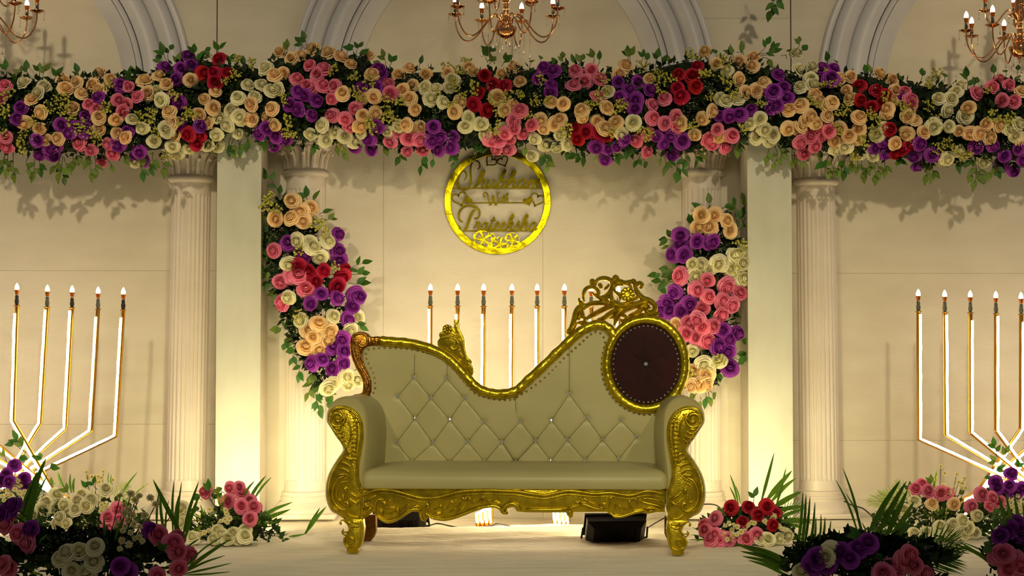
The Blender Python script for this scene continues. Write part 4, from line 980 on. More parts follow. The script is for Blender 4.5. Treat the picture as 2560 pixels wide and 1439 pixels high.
GL = {  # lower-case script letters: x in letter heights, y up, baseline 0; list of strokes
 'h': ([[(-.1,.0),(.25,.75),(.52,1.75),(.44,2.02),(.30,1.8),(.16,1.1),(.08,.0)], [(.1,.1),(.38,.8),(.62,.98),(.68,.75),(.60,.2),(.72,.02),(.95,.2)]], .95),
 'u': ([[(-.05,.25),(.12,.95),(.06,.3),(.2,.02),(.42,.2),(.62,.95)], [(.64,.98),(.56,.3),(.68,.02),(.92,.22)]], .92),
 'b': ([[(-.1,.2),(.28,1.1),(.46,1.9),(.38,2.06),(.26,1.75),(.10,.5),(.2,.04),(.42,.06),(.60,.45),(.52,.92),(.36,.85),(.50,.72),(.82,.8)]], .82),
 'a': ([[(.62,.85),(.42,1.0),(.12,.72),(.05,.25),(.22,.0),(.46,.2),(.66,.95)], [(.68,.98),(.60,.3),(.72,.02),(.95,.22)]], .95),
 'm': ([[(-.05,.5),(.12,.95),(.10,.5),(.02,.0)], [(.06,.2),(.3,.85),(.44,.98),(.46,.7),(.40,.0)], [(.44,.2),(.66,.85),(.82,.98),(.84,.7),(.78,.2),(.9,.02),(1.1,.25)]], 1.12),
 'i': ([[(-.05,.25),(.14,.98),(.06,.3),(.18,.02),(.4,.22)], [(.24,1.3),(.27,1.36)]], .42),
 't': ([[(-.05,.25),(.18,.95),(.34,1.72),(.16,.8),(.12,.2),(.26,.02),(.5,.25)], [(.0,1.22),(.25,1.27),(.5,1.36)]], .5),
 'r': ([[(-.05,.2),(.14,.8),(.18,1.12),(.26,.92),(.50,.98),(.44,.5),(.42,.15),(.54,.02),(.72,.22)]], .72),
 'e': ([[(-.02,.2),(.3,.42),(.48,.8),(.34,1.0),(.14,.75),(.10,.25),(.28,.0),(.52,.08),(.74,.3)]], .7),
 'k': ([[(-.1,.0),(.25,.75),(.52,1.75),(.44,2.02),(.30,1.8),(.16,1.1),(.08,.0)], [(.12,.3),(.4,.92),(.62,.95),(.58,.65),(.28,.52),(.52,.3),(.66,.02),(.9,.2)]], .9),
 's': ([[(-.05,.15),(.22,.7),(.34,1.15),(.42,.8),(.52,.35),(.38,.02),(.14,.08)], [(.38,.04),(.6,.1),(.74,.25)]], .68)}
def word(parent_bar, text, x0_, x1_, ybase, h, wd, slant=.28):
    tot = sum(GL[c][1] for c in text); k = (x1_-x0_)/tot; x = x0_
    for c in text:
        st, ad = GL[c]; mb = MB()
        for s in st: flat_stroke(mb, Q([(x+(px+py*slant*.6)*k, ybase-py*h) for px, py in s]), wd*uS, th=0.0055)
        subpart('letter', mb, M['sign_letter'], parent_bar, sign, smooth=False); x += ad*k
b1 = part('upper_name', bar(232, 1338, 527, 15), M['sign_letter'], sign, smooth=False)
mb = MB(); flat_stroke(mb, Q('545,305 572,270 565,222 530,197 492,208 466,262 462,340 468,420 452,500 415,538 372,546 330,520 312,460 322,390 350,335 388,322 412,352 410,400 385,432'), 27*uS, taper=.55); subpart('letter', mb, M['sign_letter'], b1, sign, smooth=False)
mb = MB(); flat_stroke(mb, Q('235,525 262,430 275,420 285,470 300,515'), 20*uS); subpart('letter', mb, M['sign_letter'], b1, sign, smooth=False)
word(b1, 'hubham', 512, 1300, 522, 100, 27)
b2 = part('middle_word', bar(470, 1110, 700, 13), M['sign_letter'], sign, smooth=False)
mb = MB(); flat_stroke(mb, Q('640,615 628,635 618,610 628,582 655,585 675,625 682,690 700,728 722,690 735,620 745,640 750,700 765,730 785,690 790,620 785,590 800,578 812,592'), 17*uS); subpart('letter', mb, M['sign_letter'], b2, sign, smooth=False)
word(b2, 'ith', 800, 915, 702, 56, 15)
b3 = part('lower_name', bar(395, 1235, 1037, 15), M['sign_letter'], sign, smooth=False)
mb = MB(); flat_stroke(mb, Q('520,778 485,815 455,880 430,950 405,1015 370,1045'), 34*uS); flat_stroke(mb, Q('372,930 335,915 320,865 332,805 375,755 440,735 510,745 560,785 572,835 550,880 505,890'), 27*uS, taper=.6)
flat_stroke(mb, Q('315,985 330,1000 335,1025'), 30*uS); subpart('letter', mb, M['sign_letter'], b3, sign, smooth=False)
word(b3, 'rateeksha', 500, 1262, 1030, 92, 22)
def heart(c, r, rot, w_=None):
    pts = []
    for k in range(20):
        a = 2*math.pi*k/20; x = 16*math.sin(a)**3/16; y = (13*math.cos(a)-5*math.cos(2*a)-2*math.cos(3*a)-math.cos(4*a))/16
        pts.append((c[0]+(x*math.cos(rot)-y*math.sin(rot))*r, c[1]-(x*math.sin(rot)+y*math.cos(rot))*r))
    mb = MB()
    if w_: flat_stroke(mb, Q(pts), w_*uS, closed=True, sub=3)
    else:
        q = Q(pts); mb.loft([[(x, YS-.0055, z) for x, y, z in q], [(x, YS, z) for x, y, z in q]])
    return mb
for c, r, rot, w_ in (((705, 205), 66, -.75, 15), ((850, 205), 66, .45, 15), ((330, 650), 88, .9-.6, 17), ((432, 672), 54, -.7, None), ((1150, 682), 60, .35, None), ((1262, 660), 84, -.35, 17), ((785, 170), 36, 0, 10)):
    part('heart', heart(c, r, rot, w_), M['sign_letter'], sign, smooth=False)
# cut-out flowers at the foot of the ring: petals are real openings in the plate
def petals(c, r, a0):
    out = []
    for k in range(5):
        a = a0+2*math.pi*k/5; pts = []
        for f, q in ((.12, 0), (.45, -.33), (.80, -.46), (.98, -.30), (.90, -.06), (1.0, .2), (.84, .44), (.45, .33)):
            pts.append((c[0]+math.cos(a+q)*f*r, c[1]+math.sin(a+q)*f*r))
        out.append(pts)
    return out
F3 = [((612, 1142), 102, -1.2), ((812, 1200), 92, -1.9), ((968, 1148), 82, -1.4)]
cu = bpy.data.curves.new('flower_plate', 'CURVE'); cu.dimensions = '2D'; cu.fill_mode = 'BOTH'; cu.extrude = 0.0025; cu.resolution_u = 3
def spl(pts):
    s = cu.splines.new('POLY'); s.points.add(len(pts)-1)
    for i, (x, y, z) in enumerate(pts): s.points[i].co = (x-sc_.x, z-sc_.z, 0, 1)
    s.use_cyclic_u = True
def arc_pt(u):  # on the ring, crop coordinates
    return 787+math.cos(u)*598, 686+math.sin(u)*598
outl = []
for i in range(25): outl.append(arc_pt(math.radians(133-i*(133-52)/24)))
topo = '1160,1150 1090,1210 1050,1175 1052,1120 1020,1085 990,1062 940,1062 890,1085 872,1125 850,1118 800,1120 780,1140 755,1100 738,1068 715,1060 690,1100 680,1060 640,1040 590,1032 545,1048 500,1085 488,1120 512,1150 495,1190 450,1150 400,1110'
outl += seq(topo); outl = [p for p in outl]
spl(Q(outl))
for c, r, a0 in F3:
    for pt in petals(c, r, a0):
        spl([tuple(v) for v in [P(1080+q.x/4.797, 360+q.y/4.797, YS) for q in catmull([(a, b, 0) for a, b in pt], 3, True)]])
for pts in ('705,1110 720,1080 740,1085 755,1110 735,1125', '905,1245 925,1215 945,1250 925,1270'): spl(Q(pts))
co = bpy.data.objects.new('flower_plate', cu); COL.objects.link(co)
dg = bpy.context.evaluated_depsgraph_get(); me = bpy.data.meshes.new_from_object(co.evaluated_get(dg)); bpy.data.objects.remove(co)
me.materials.clear(); me.materials.append(M['mirror_gold'])
link('flower_plate', me, sign, loc=(0, -0.003, 0), rot=(R(90), 0, 0))
mb = MB()
for c, r, a0 in F3:
    for k in range(5):
        a = a0+2*math.pi*k/5; flat_stroke(mb, Q([(c[0]+math.cos(a)*r*f, c[1]+math.sin(a)*r*f) for f in (0, .3, .6)]), 5*uS, th=.006, sub=2)
part('stamen_lines', mb, M['mirror_gold'], sign, smooth=False)

# ================================================================== NEON CANDELABRAS
def bulb_parts(root, par, p, s=1.0, sock='blackplastic', up=Vector((0, 0, 1))):
    """socket, copper cup and lit bulb standing at p"""
    x, y, z = p; out = []
    if sock:
        mb = MB(); mb.lathe([(.006, 0), (.011*s, .006), (.0135*s, .020*s), (.0125*s, .030*s), (.0105*s, .034*s), (.0105*s, .052*s), (.0085*s, .053*s)], (x, y, z), 12)
        out.append(('socket', mb, M[sock])); z += .052*s
        mb = MB(); mb.lathe([(.009*s, 0), (.009*s, .010*s), (.008*s, .012*s)], (x, y, z), 10); out.append(('bulb_neck', mb, M['chrome'])); z += .010*s
    mb = MB(); mb.lathe([(.0085*s, 0), (.010*s, .004*s), (.0145*s, .027*s), (.0135*s, .028*s)], (x, y, z), 10); out.append(('bulb_cup', mb, M['amber'])); z += .026*s
    mb = MB(); mb.lathe([(.011*s, 0), (.0128*s, .008*s), (.0125*s, .016*s), (.009*s, .028*s), (.004*s, .037*s), (.001*s, .041*s)], (x, y, z), 12); out.append(('bulb', mb, M['bulb']))
    for n_, m_, t_ in out: subpart(n_, m_, t_, par, root)
def candelabra(lab, cx, Yf, tops, bends, posts, ypost, ybase, lean=0.0, zoff=None, led_dx=-3.5):
    b = P(cx, ybase, Yf); root = thing('neon_candelabra', lab, 'candelabra', (b.x, Yf, 0), 'neon candelabras along the wall')
    n = len(tops)
    for i, ((tx, ty), (bx, by)) in enumerate(zip(tops, bends)):
        right = i >= n/2                        # crosses over to the other post
        k = i-n//2 if right else n//2-1-i
        off = (1.5-k)*11 if right else (k-1.5)*-11
        px = posts[0]+off if right else posts[1]-off
        yy = Yf+(0.016 if right else -0.016)
        py = ypost+(k-1.5)*5
        pts = [P(tx, ty, yy), P(bx, by, yy), P(px, py, yy+0.0)]
        foot = P(px+(0), ybase, yy); foot.z = 0.01; foot = Vector((P(px, py, yy).x, yy, 0.01)); pts.append(foot)
        mb = MB()
        for a, c in zip(pts, pts[1:]): mb.tube([a, c], 0.0125, 8)
        for q in pts[1:3]: mb.sphere(q, 0.0130, 8, 6)
        mb.lathe([(.012, -.004), (.019, 0), (.019, .004), (.012, .005)], tuple(pts[0]), 10)
        arm = part('arm', mb, M['brass'], root)
        # LED rope fixed along the front of the tube
        lp = []
        sgn = -1 if led_dx < 0 else 1
        for a, c in zip(pts, pts[1:]):
            m_ = max(2, int((c-a).length/.05))
            for j in range(m_): lp.append(a.lerp(c, j/m_)+Vector((led_dx/ppm(Yf)+random.uniform(-.0015, .0015), -.0155, 0)))
        lp.append(pts[-1]+Vector((0, -.0155, 0.02)))
        lp[0] = lp[0]+Vector((0, 0, -.015)) if random.random() > .3 else lp[0]+Vector((0, 0, -.045)); lp = lp[:1]+lp[2:]
        mb = MB(); mb.tube(lp, 0.0066, 6); subpart('light_strip', mb, M['led'], arm, root)
        bulb_parts(root, arm, pts[0]+Vector((0, 0, .004)), 1.0, 'blackplastic' if (cx < 500 and i % 2) else 'greyplastic')
    for px in posts:
        q = P(px, ybase, Yf); mb = MB(); mb.box((q.x-.05, Yf-.05, -.012), (q.x+.05, Yf+.05, .008), .004); part('foot_plate', mb, M['brass'], root)
    return root
random.seed(5)
cT = [(1076, 766), (1144, 766), (1209, 766), (1280, 766), (1343, 766), (1411, 766), (1478, 768), (1546, 770)]
candelabra('neon candelabra of eight glowing tubes standing behind the sofa', 1312, 10.33, cT, [(x+(-2 if i < 4 else 0), 1088-6*min(i, 7-i)) for i, (x, y) in enumerate(cT)], (1211, 1404), 1276, 1322)
lT = [(-145, 756), (-84, 758), (-20, 761), (42, 764), (118, 768), (180, 770), (245, 773), (308, 775)]
lB = [(-168, 1106), (-110, 1090), (-48, 1078), (33, 1052), (101, 1057), (164, 1070), (228, 1075), (290, 1088)]
candelabra('neon candelabra of glowing tubes at the left edge, rising behind the floral bed', 70, 10.45, lT, lB, (-20, 152), 1236, 1318)
rT = [(2296, 779), (2362, 781), (2426, 782), (2490, 784), (2553, 786), (2618, 788), (2684, 790), (2750, 791)]
rB = [(2297, 1096), (2364, 1086), (2426, 1080), (2490, 1076), (2552, 1072), (2618, 1078), (2684, 1086), (2752, 1098)]
candelabra('neon candelabra of glowing tubes at the right edge, rising behind the floral bed', 2524, 10.45, rT, rB, (2425, 2622), 1240, 1318, led_dx=3.5)

# ================================================================== CHANDELIERS
UC = 1.05/7.194/ppm(10.35)
def chandelier_proto():
    root = thing('chandelier', 'copper gold candle chandelier with crystal drops hanging under the middle arch', 'chandelier', (0, 0, 0), 'candle chandeliers in the arches')
    z = lambda v: (880-v)*UC
    mb = MB()
    mb.lathe([(r*UC, z(v)) for r, v in ((2, 880), (10, 860), (16, 840), (8, 815), (30, 790), (20, 770), (90, 750), (150, 705), (178, 650), (190, 600), (188, 580), (150, 568), (110, 555), (118, 520), (112, 485), (80, 450), (52, 410), (44, 350), (50, 290), (52, 250), (36, 205), (52, 180), (44, 160), (60, 120), (110, 60), (140, 20), (146, 0), (120, -20), (90, -60), (84, -200), (60, -260), (40, -330), (60, -380), (100, -400), (60, -420), (20, -440), (14, -1500))], (0, 0, 0), 24)
    part('body', mb, M['rosegold'], root)
    def arm(an, prof, zadd, pr, s):
        c, sn = math.cos(an), math.sin(an)
        pts = [Vector((r*UC*c, r*UC*sn, z(v)+zadd)) for r, v in prof]; C = catmull(pts, 5); mb = MB(); mb.tube(C, 13*UC, 7)
        a = part('arm', mb, M['rosegold'], root); e = pts[-1]
        mb = MB(); mb.lathe([(10*UC, -28*UC), (50*UC, -16*UC), (100*UC, 2*UC), (pr*UC, 20*UC), (pr*UC, 26*UC), (90*UC, 10*UC), (30*UC, 0)], tuple(e), 20); subpart('drip_pan', mb, M['rosegold'], a, root)
        mb = MB(); mb.lathe([(24*UC, 0), (30*UC, 10*UC), (28*UC, 150*UC), (24*UC, 152*UC)], tuple(e), 12); subpart('candle_sleeve', mb, M['chrome'], a, root)
        bulb_parts(root, a, e+Vector((0, 0, 150*UC)), 1.02, None)
        for k in range(3):
            q = an+2.1*k; px, py = e.x+math.cos(q)*pr*.93*UC, e.y+math.sin(q)*pr*.93*UC; strand((px, py, e.z+10*UC), 4, 26)
    def strand(p, n, drop, bead=9):
        x, y, zz = p; mb = MB(); zz -= 8*UC
        for k in range(n): mb.octa((x, y, zz), bead*UC, 1.2); zz -= bead*2.6*UC
        zz -= drop*1.2*UC; mb.lathe([(.5*UC, drop*1.5*UC), (drop*.28*UC, drop*.4*UC), (drop*.46*UC, -drop*.4*UC), (drop*.3*UC, -drop*.8*UC), (.5*UC, -drop*UC)], (x, y, zz), 6)
        part('crystal_strand', mb, M['glassdrop'], root, smooth=False)
    P1 = ((100, 560), (130, 430), (190, 362), (270, 400), (380, 520), (520, 690), (650, 775), (780, 745), (880, 600), (920, 450), (925, 320))
    P2 = ((90, 100), (120, -10), (190, -60), (280, 20), (380, 150), (480, 170), (560, 80), (580, -40))
    for k in range(8): arm(R(-90-18+45*k), P1, 0, 130, 1)
    for k in range(4): arm(R(-90+20+90*k), P2, 0, 115, 1)
    for k in range(12):
        a = R(15+30*k); strand((math.cos(a)*(230 if k % 2 else 430)*UC, math.sin(a)*(230 if k % 2 else 430)*UC, z(600 if k % 2 else 640)), 11 if k % 2 else 16, 40, 9)
    return root
random.seed(4)
ch = chandelier_proto()
c0 = P(1265, 112, 10.35); ch.location = c0
ch2 = copy_tree(ch); ch2['label'] = 'copper gold candle chandelier cut off by the left edge of the picture'; ch2.location = P(-46, 108, 10.35); ch2.rotation_euler = (0, 0, R(24))
ch3 = copy_tree(ch); ch3['label'] = 'two-tier copper gold candle chandelier at the right edge of the picture'; ch3.location = P(2549, 160, 10.35); ch3.rotation_euler = (R(1), R(-2), R(63))

# ================================================================== FLOODLIGHTS
def flood(lab, px, py, Yf, w_, h, tilt, yaw, power, on=True):
    """box floodlight lying on its back, shining up at the wall (its open side faces the wall)"""
    g = ground(px, py) if Yf is None else P(px, py, Yf); g.z = 0.0
    root = thing('floodlight', lab, 'floodlight', tuple(g)); root.rotation_euler = (0, 0, yaw)
    def loc(p): return Vector((p[0], p[1], p[2]))
    Rx = Matrix.Rotation(tilt, 3, 'X')
    def T(x, y, z): v = Rx @ Vector((x, y, z)); return (v.x, v.y, v.z+h*.52+.012)
    mb = MB()
    a = [T(sx*w_*.5, -.045, sz*h*.5) for sx, sz in ((-1, -1), (1, -1), (1, 1), (-1, 1))]
    b = [T(sx*w_*.40, -.085, sz*h*.36) for sx, sz in ((-1, -1), (1, -1), (1, 1), (-1, 1))]
    c = [T(sx*w_*.5, 0.0, sz*h*.5) for sx, sz in ((-1, -1), (1, -1), (1, 1), (-1, 1))]
    mb.loft([b, a, c]); part('housing', mb, M['black'], root, smooth=False, local=True)
    mb = MB()
    d = [T(sx*w_*.53, 0.004, sz*h*.55) for sx, sz in ((-1, -1), (1, -1), (1, 1), (-1, 1))]
    e = [T(sx*w_*.53, 0.016, sz*h*.55) for sx, sz in ((-1, -1), (1, -1), (1, 1), (-1, 1))]
    mb.loft([d, e]); part('front_frame', mb, M['black'], root, smooth=False, local=True)
    mb = MB()
    d = [T(sx*w_*.44, 0.0165, sz*h*.44) for sx, sz in ((-1, -1), (1, -1), (1, 1), (-1, 1))]
    e = [T(sx*w_*.44, 0.020, sz*h*.44) for sx, sz in ((-1, -1), (1, -1), (1, 1), (-1, 1))]
    mb.loft([d, e]); part('lens', mb, M['lens'], root, smooth=False, local=True)
    for k in range(5):
        x = w_*(-.32+.16*k); mb = MB(); q = [T(x+sx*.003, y, sz*h*.3) for sx, sz, y in ((-1, -1, -.1), (1, -1, -.1), (1, 1, -.1), (-1, 1, -.1))]; q2 = [T(x+sx*.003, -.08, sz*h*.34) for sx, sz in ((-1, -1), (1, -1), (1, 1), (-1, 1))]
        mb.loft([q, q2]); part('cooling_fin', mb, M['black'], root, smooth=False, local=True)
    mb = MB()
    pts = [T(-w_*.55, -.02, 0), (-w_*.56, .02, 0.012), (-w_*.56, .05, .006), (w_*.56, .05, .006), (w_*.56, .02, 0.012), T(w_*.55, -.02, 0)]
    mb.tube([Vector(p) for p in pts], .006, 6); part('bracket', mb, M['black'], root, local=True)
    if power:
        d_ = bpy.data.lights.new('flood_beam', 'AREA'); d_.shape = 'RECTANGLE'; d_.size = w_*.8; d_.size_y = h*.8; d_.energy = power; d_.color = (1.0, .86, .48); d_.spread = R(150)
        lo = bpy.data.objects.new('flood_beam', d_); COL.objects.link(lo); lo.parent = root
        nrm = Rx @ Vector((0, 1, 0)); lo.location = Vector(T(0, .024, 0)); lo.rotation_euler = nrm.to_track_quat('-Z', 'Y').to_euler()
    return root
flood('black floodlight on the carpet behind the right end of the sofa', 1537, 1349, None, .32, .13, R(34), R(6), 2.8)
flood('black floodlight on the carpet behind the left end of the sofa', 1000, 1318, None, .30, .12, R(40), R(-4), 2.8)
flood('black floodlight behind the pink rose arrangement, lighting the left box pilaster', 600, 1318, 10.12, .24, .13, R(34), R(0), 6)
flood('black floodlight behind the red rose arrangement, lighting the right box pilaster', 1900, 1318, 10.12, .24, .13, R(42), R(0), 5.2)
# cables on the floor
def cable(lab, pts, r=.004):
    q = [Vector(p) for p in pts]; mb = MB(); mb.tube(catmull(q, 6), r, 6); o = part('power_cable', mb, M['cable'], None); tag(o, lab, 'cable', 'black cables on the stage floor'); return o
def gp(px, py, z=.02): v = ground(px, py, z); return tuple(v)
cable('thin black cable running behind the sofa from the left floodlight to the candelabra', [gp(1076, 1312), gp(1096, 1308), gp(1130, 1315), gp(1180, 1322, .01), gp(1230, 1313), gp(1245, 1308, .03), gp(1290, 1318)])
cable('thin black cable running from the right floodlight up to the column base', [gp(1620, 1318), gp(1650, 1300), (P(1700, 1275, 10.5)), P(1740, 1262, 10.6), P(1790, 1262, 10.7), P(1815, 1290, 10.6)])
cable('dark cable coming out behind the right outer column', [P(2110, 1252, 10.93), P(2130, 1262, 10.9), P(2160, 1272, 10.85), P(2190, 1300, 10.7), gp(2215, 1322)])
# ================================================================== FLOOR ARRANGEMENTS
def blade(root, a, b, w_, sag=.0, kind='blade', name='palm_blade', bend=None):
    """a long tapering strap leaf from a to b"""
    a, b = Vector(a), Vector(b); L_ = (b-a).length; mid = (a+b)/2+Vector((0, -.02, sag*L_))
    if bend: mid += Vector(bend)
    C = catmull([a, mid, b], 5); rows = []; n = len(C)-1
    for i, p in enumerate(C):
        t = (C[min(n, i+1)]-C[max(0, i-1)]).normalized(); s = t.cross(Vector((random.uniform(-.05, .05), 1, .15))).normalized()
        f = i/n; k = w_*.5*min(1, .35+f*2.2)*(1-f**3)**.8+.0005
        up = Vector((0, -1, .2))*k*.35
        rows.append([p-s*k, p+up*0-Vector((0, -k*.3, 0)), p+s*k])
    mb = MB(); vs = [q for r_ in rows for q in r_]; mb.add(vs, [(3*i+k, 3*i+k+3, 3*i+k+4, 3*i+k+1) for i in range(n) for k in range(2)])
    return part(name, mb, M[kind], root)
def frond(root, a, b, ll, n=12, sag=.1, kind='blade', spread=1.0):
    """feathered palm leaf: a rib with leaflets, each leaflet a piece"""
    a, b = Vector(a), Vector(b); L_ = (b-a).length; C = catmull([a, (a+b)/2+Vector((0, 0, sag*L_)), b], 8); mb = MB(); mb.tube(C, lambda f: .004*(1-.7*f), 5)
    rib = part('palm_frond', mb, M[kind], root); o = parent_origin(root)
    lm = bpy.data.meshes.get('leaflet_'+kind)
    if lm is None:
        m_ = MB(); m_.add([(0, 0, 0), (.25, .045, .01), (.25, -.045, .01), (.6, .05, .0), (.6, -.05, 0), (1, 0, -.06)], [(0, 2, 1), (1, 2, 4, 3), (3, 4, 5)]); lm = m_.mesh('leaflet_'+kind, M[kind])
    for k in range(n):
        f = .25+.75*k/(n-1); i = min(len(C)-2, int(f*(len(C)-1))); p = C[i]; t = (C[i+1]-C[i]).normalized(); sd = t.cross(Vector((0, -1, .2))).normalized()
        for s in (-1, 1):
            d = (t*(.6+.8*f)+sd*s*spread*(1.15-f*.8)+Vector((0, random.uniform(-.2, .1), random.uniform(-.1, .05)))).normalized(); y_ = Vector((0, -1, .2)).cross(d).normalized(); z_ = d.cross(y_); s_ = ll*(math.sin(math.pi*(.15+.7*f)))*random.uniform(.85, 1.1)
            link('leaflet', lm, rib, mw=Matrix.Translation(p-o) @ Matrix((d, y_, z_)).transposed().to_4x4() @ Matrix.Diagonal((s_, s_*.55, s_, 1)))
    return rib
def arrangement(lab, cx, cy, ox, oy, sc, Yf, flowers, sprigs='', blades='', fronds=(), daisies='', rs=21, base_py=None, mound=(.3, .16, .2), dens=500, yd=.10, stems=(), seed=3, group=None, deepmat=None, name='flower_arrangement', tall=0.0):
    random.seed(seed); c = P(cx, cy, Yf); t = thing(name, lab, 'flowers', (c.x, Yf, 0), group); s_ = 1/ppm(Yf)
    hx, hy, hz = mound
    def dep(px, py):
        p = P(px, py, Yf); d = ((p.x-c.x)/(hx*1.15))**2+((p.z-tall)/(hz*1.4))**2; return Yf-yd*math.sqrt(max(0, 1-d))*1.2-random.uniform(0, .04)
    for kind, s in flowers.items():
        for (u, v) in seq(s):
            px, py = ox+u/sc, oy+v/sc; y_ = dep(px, py); loc = P(px, py, y_); loc.z = max(loc.z, .03)
            n = Vector(((loc.x-c.x)/hx*.7+random.uniform(-.4, .4), -1, random.uniform(-.1, .8)))
            rose(t, kind, loc, n, rs*s_*random.uniform(.88, 1.08))
            st = MB(); st.tube([loc, (loc*.4+Vector((c.x, Yf, tall))*.6), Vector((c.x+(loc.x-c.x)*.3, Yf+.02, .01+tall*.6))], .003, 4); part('stem', st, M['stem'], t)
    for (u, v) in seq(daisies):
        px, py = ox+u/sc, oy+v/sc; y_ = dep(px, py)-.015; loc = P(px, py, y_); loc.z = max(loc.z, .02)
        put('daisy', random.choice(DAISY), t, loc, Vector((random.uniform(-.5, .5), -1, random.uniform(-.2, .8))), .5*rs*s_*random.uniform(.85, 1.1))
        if random.random() < .6:
            st = MB(); st.tube(catmull([loc+Vector((0, .003, 0)), Vector((loc.x*.7+c.x*.3, Yf, loc.z*.55+tall*.3)), Vector((c.x+(loc.x-c.x)*.4, Yf+.02, .01+tall*.5))], 4), .0016, 4); part('stem', st, M['stem'], t)
    for (a, b, c_, d_) in seq(sprigs):
        y_ = Yf-random.uniform(0, .08); q0, q1 = P(ox+a/sc, oy+b/sc, y_), P(ox+c_/sc, oy+d_/sc, y_-.02); q0.z = max(q0.z, .02); q1.z = max(q1.z, .02)
        L_ = math.hypot(a-c_, b-d_)/sc; sprig(t, q0, q1, 1.25*rs*s_*random.uniform(.9, 1.1), extra=(4 if L_ > 70 else 2 if L_ > 35 else 1))
    for q in seq(blades):
        a, b, c_, d_, w_ = q[:5]; k = 'blade' if len(q) < 6 or q[5] == 0 else 'blade2'
        y_ = Yf+random.uniform(-.06, .03); q0, q1 = P(ox+a/sc, oy+b/sc, y_), P(ox+c_/sc, oy+d_/sc, y_-random.uniform(-.05, .08)); q0.z = max(q0.z, .015); q1.z = max(q1.z, .015)
        blade(t, q0, q1, w_/sc*s_, sag=random.uniform(.0, .08), kind=k)
    for (a, b, c_, d_, ll, n, k) in fronds:
        y_ = Yf+random.uniform(-.04, .04); q0, q1 = P(ox+a/sc, oy+b/sc, y_), P(ox+c_/sc, oy+d_/sc, y_-.05); q0.z = max(q0.z, .03); q1.z = max(q1.z, .03)
        frond(t, q0, q1, ll/sc*s_, n, kind=k)
    def ff(r_):
        a = r_.uniform(0, math.pi); r = r_.random()**.5; z = (tall*r_.random() if tall and r_.random() < .4 else tall)+hz*math.sin(a)*r
        return (c.x+hx*math.cos(a)*r, Yf-hy*r_.uniform(-.3, 1)*(1-r*r*.6), max(.012, z)), (r_.uniform(-1, 1), -r_.random(), r_.uniform(-.2, 1))
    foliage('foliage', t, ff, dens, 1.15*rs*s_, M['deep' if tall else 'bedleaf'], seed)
    if tall:
        mb = MB(); mb.lathe([(.11, 0), (.12, .01), (.05, .03), (.025, .06), (.02, tall*.8), (.06, tall*.9), (.10, tall)], (c.x, Yf+.03, 0), 14); part('stand', mb, M['black'], t)
    breath(t, [Vector((c.x+random.uniform(-hx, hx)*.8, Yf-yd, max(.03, tall+random.uniform(0, hz)))) for _ in range(14)], n=9, spread=.03, s=.0020*rs*s_/.045*1.0)
    return t
# B: left of the sofa, in front of the left box
arrangement('pink rose arrangement with striped leaves on the carpet before the left box pilaster', 590, 1340, 350, 1100, 4.244, 9.62,
 {'K': '700,550 960,505 1050,500 1080,560 1075,700 1170,640 1210,710 1170,830 935,650', 'I': '870,1010 930,1070 1040,1070 1110,1020 790,1040 560,1060 450,720 450,870 820,960 990,990 1120,960'},
 '730,600,735,480 660,640,615,600 900,560,840,510 760,640,800,600 1000,860,900,900 640,760,600,720', '870,760,810,480,40,1 880,760,860,540,36,1 860,780,900,580,30,1 900,790,930,620,30,1 1090,620,1215,430,26 1150,640,1335,375,34 1200,640,1395,390,26 1180,900,1620,655,42 1180,920,1600,730,52 1190,930,1480,870,20 1200,1000,1450,985,14 720,880,560,760,22,1 720,880,600,840,22,1 720,890,540,960,24,1 720,880,680,720,20,1 720,870,790,740,22,1 730,890,850,840,22,1 720,900,620,960,24,1 730,890,760,960,20,1 700,860,640,680,20 480,1000,680,940,30,1 520,980,700,960,24,1',
 (), '1010,600 740,730 910,740 920,780 950,830 900,840 860,860 930,870 640,1000 560,980 680,980 730,960 480,760 400,800 500,830', rs=19.5, mound=(.26, .12, .17), dens=520, yd=.12, seed=31)
# C: right of the sofa
arrangement('crimson and pink rose bouquet with a palm fan on the carpet right of the sofa', 1862, 1345, 1700, 1100, 4.244, 9.55,
 {'R': '540,715 725,710 920,705 1010,770 820,790 665,870 980,900', 'K': '270,950 380,830 430,1040 330,1060 690,1070 805,1000 380,1000 520,1080 260,900', 'I': '1040,1050 1130,1010 930,1090 850,1100'},
 '780,680,800,560 620,800,440,760 360,900,300,930 480,830,430,740', '620,680,530,360,22 600,660,525,490,16 640,670,590,480,14 860,660,1000,130,34 910,650,1190,320,60 960,660,1230,400,46 980,720,1290,540,60 1000,760,1330,700,50 1040,820,1330,720,40 1060,860,1390,870,60 1080,900,1300,930,40 1020,700,1125,290,30 1100,1080,1540,1060,30 1100,1090,1400,1100,30 300,1060,90,1060,14 300,1050,110,1000,12 290,1020,130,920,12 300,1040,190,840,12 310,1080,160,1110,14 330,1090,240,1115,20',
 ((1000, 840, 1330, 690, 150, 12, 'blade'), (1040, 900, 1380, 860, 130, 12, 'blade')), '480,910 550,950 600,1000 540,1050 720,900 790,880 930,880 990,830 1080,940 470,1000 650,970 1050,910 520,880 610,920 560,1010 500,1050 690,930 760,870 900,860 1000,800 1120,950 570,900 640,1010', rs=19.5, mound=(.27, .12, .17), dens=560, yd=.12, seed=32)
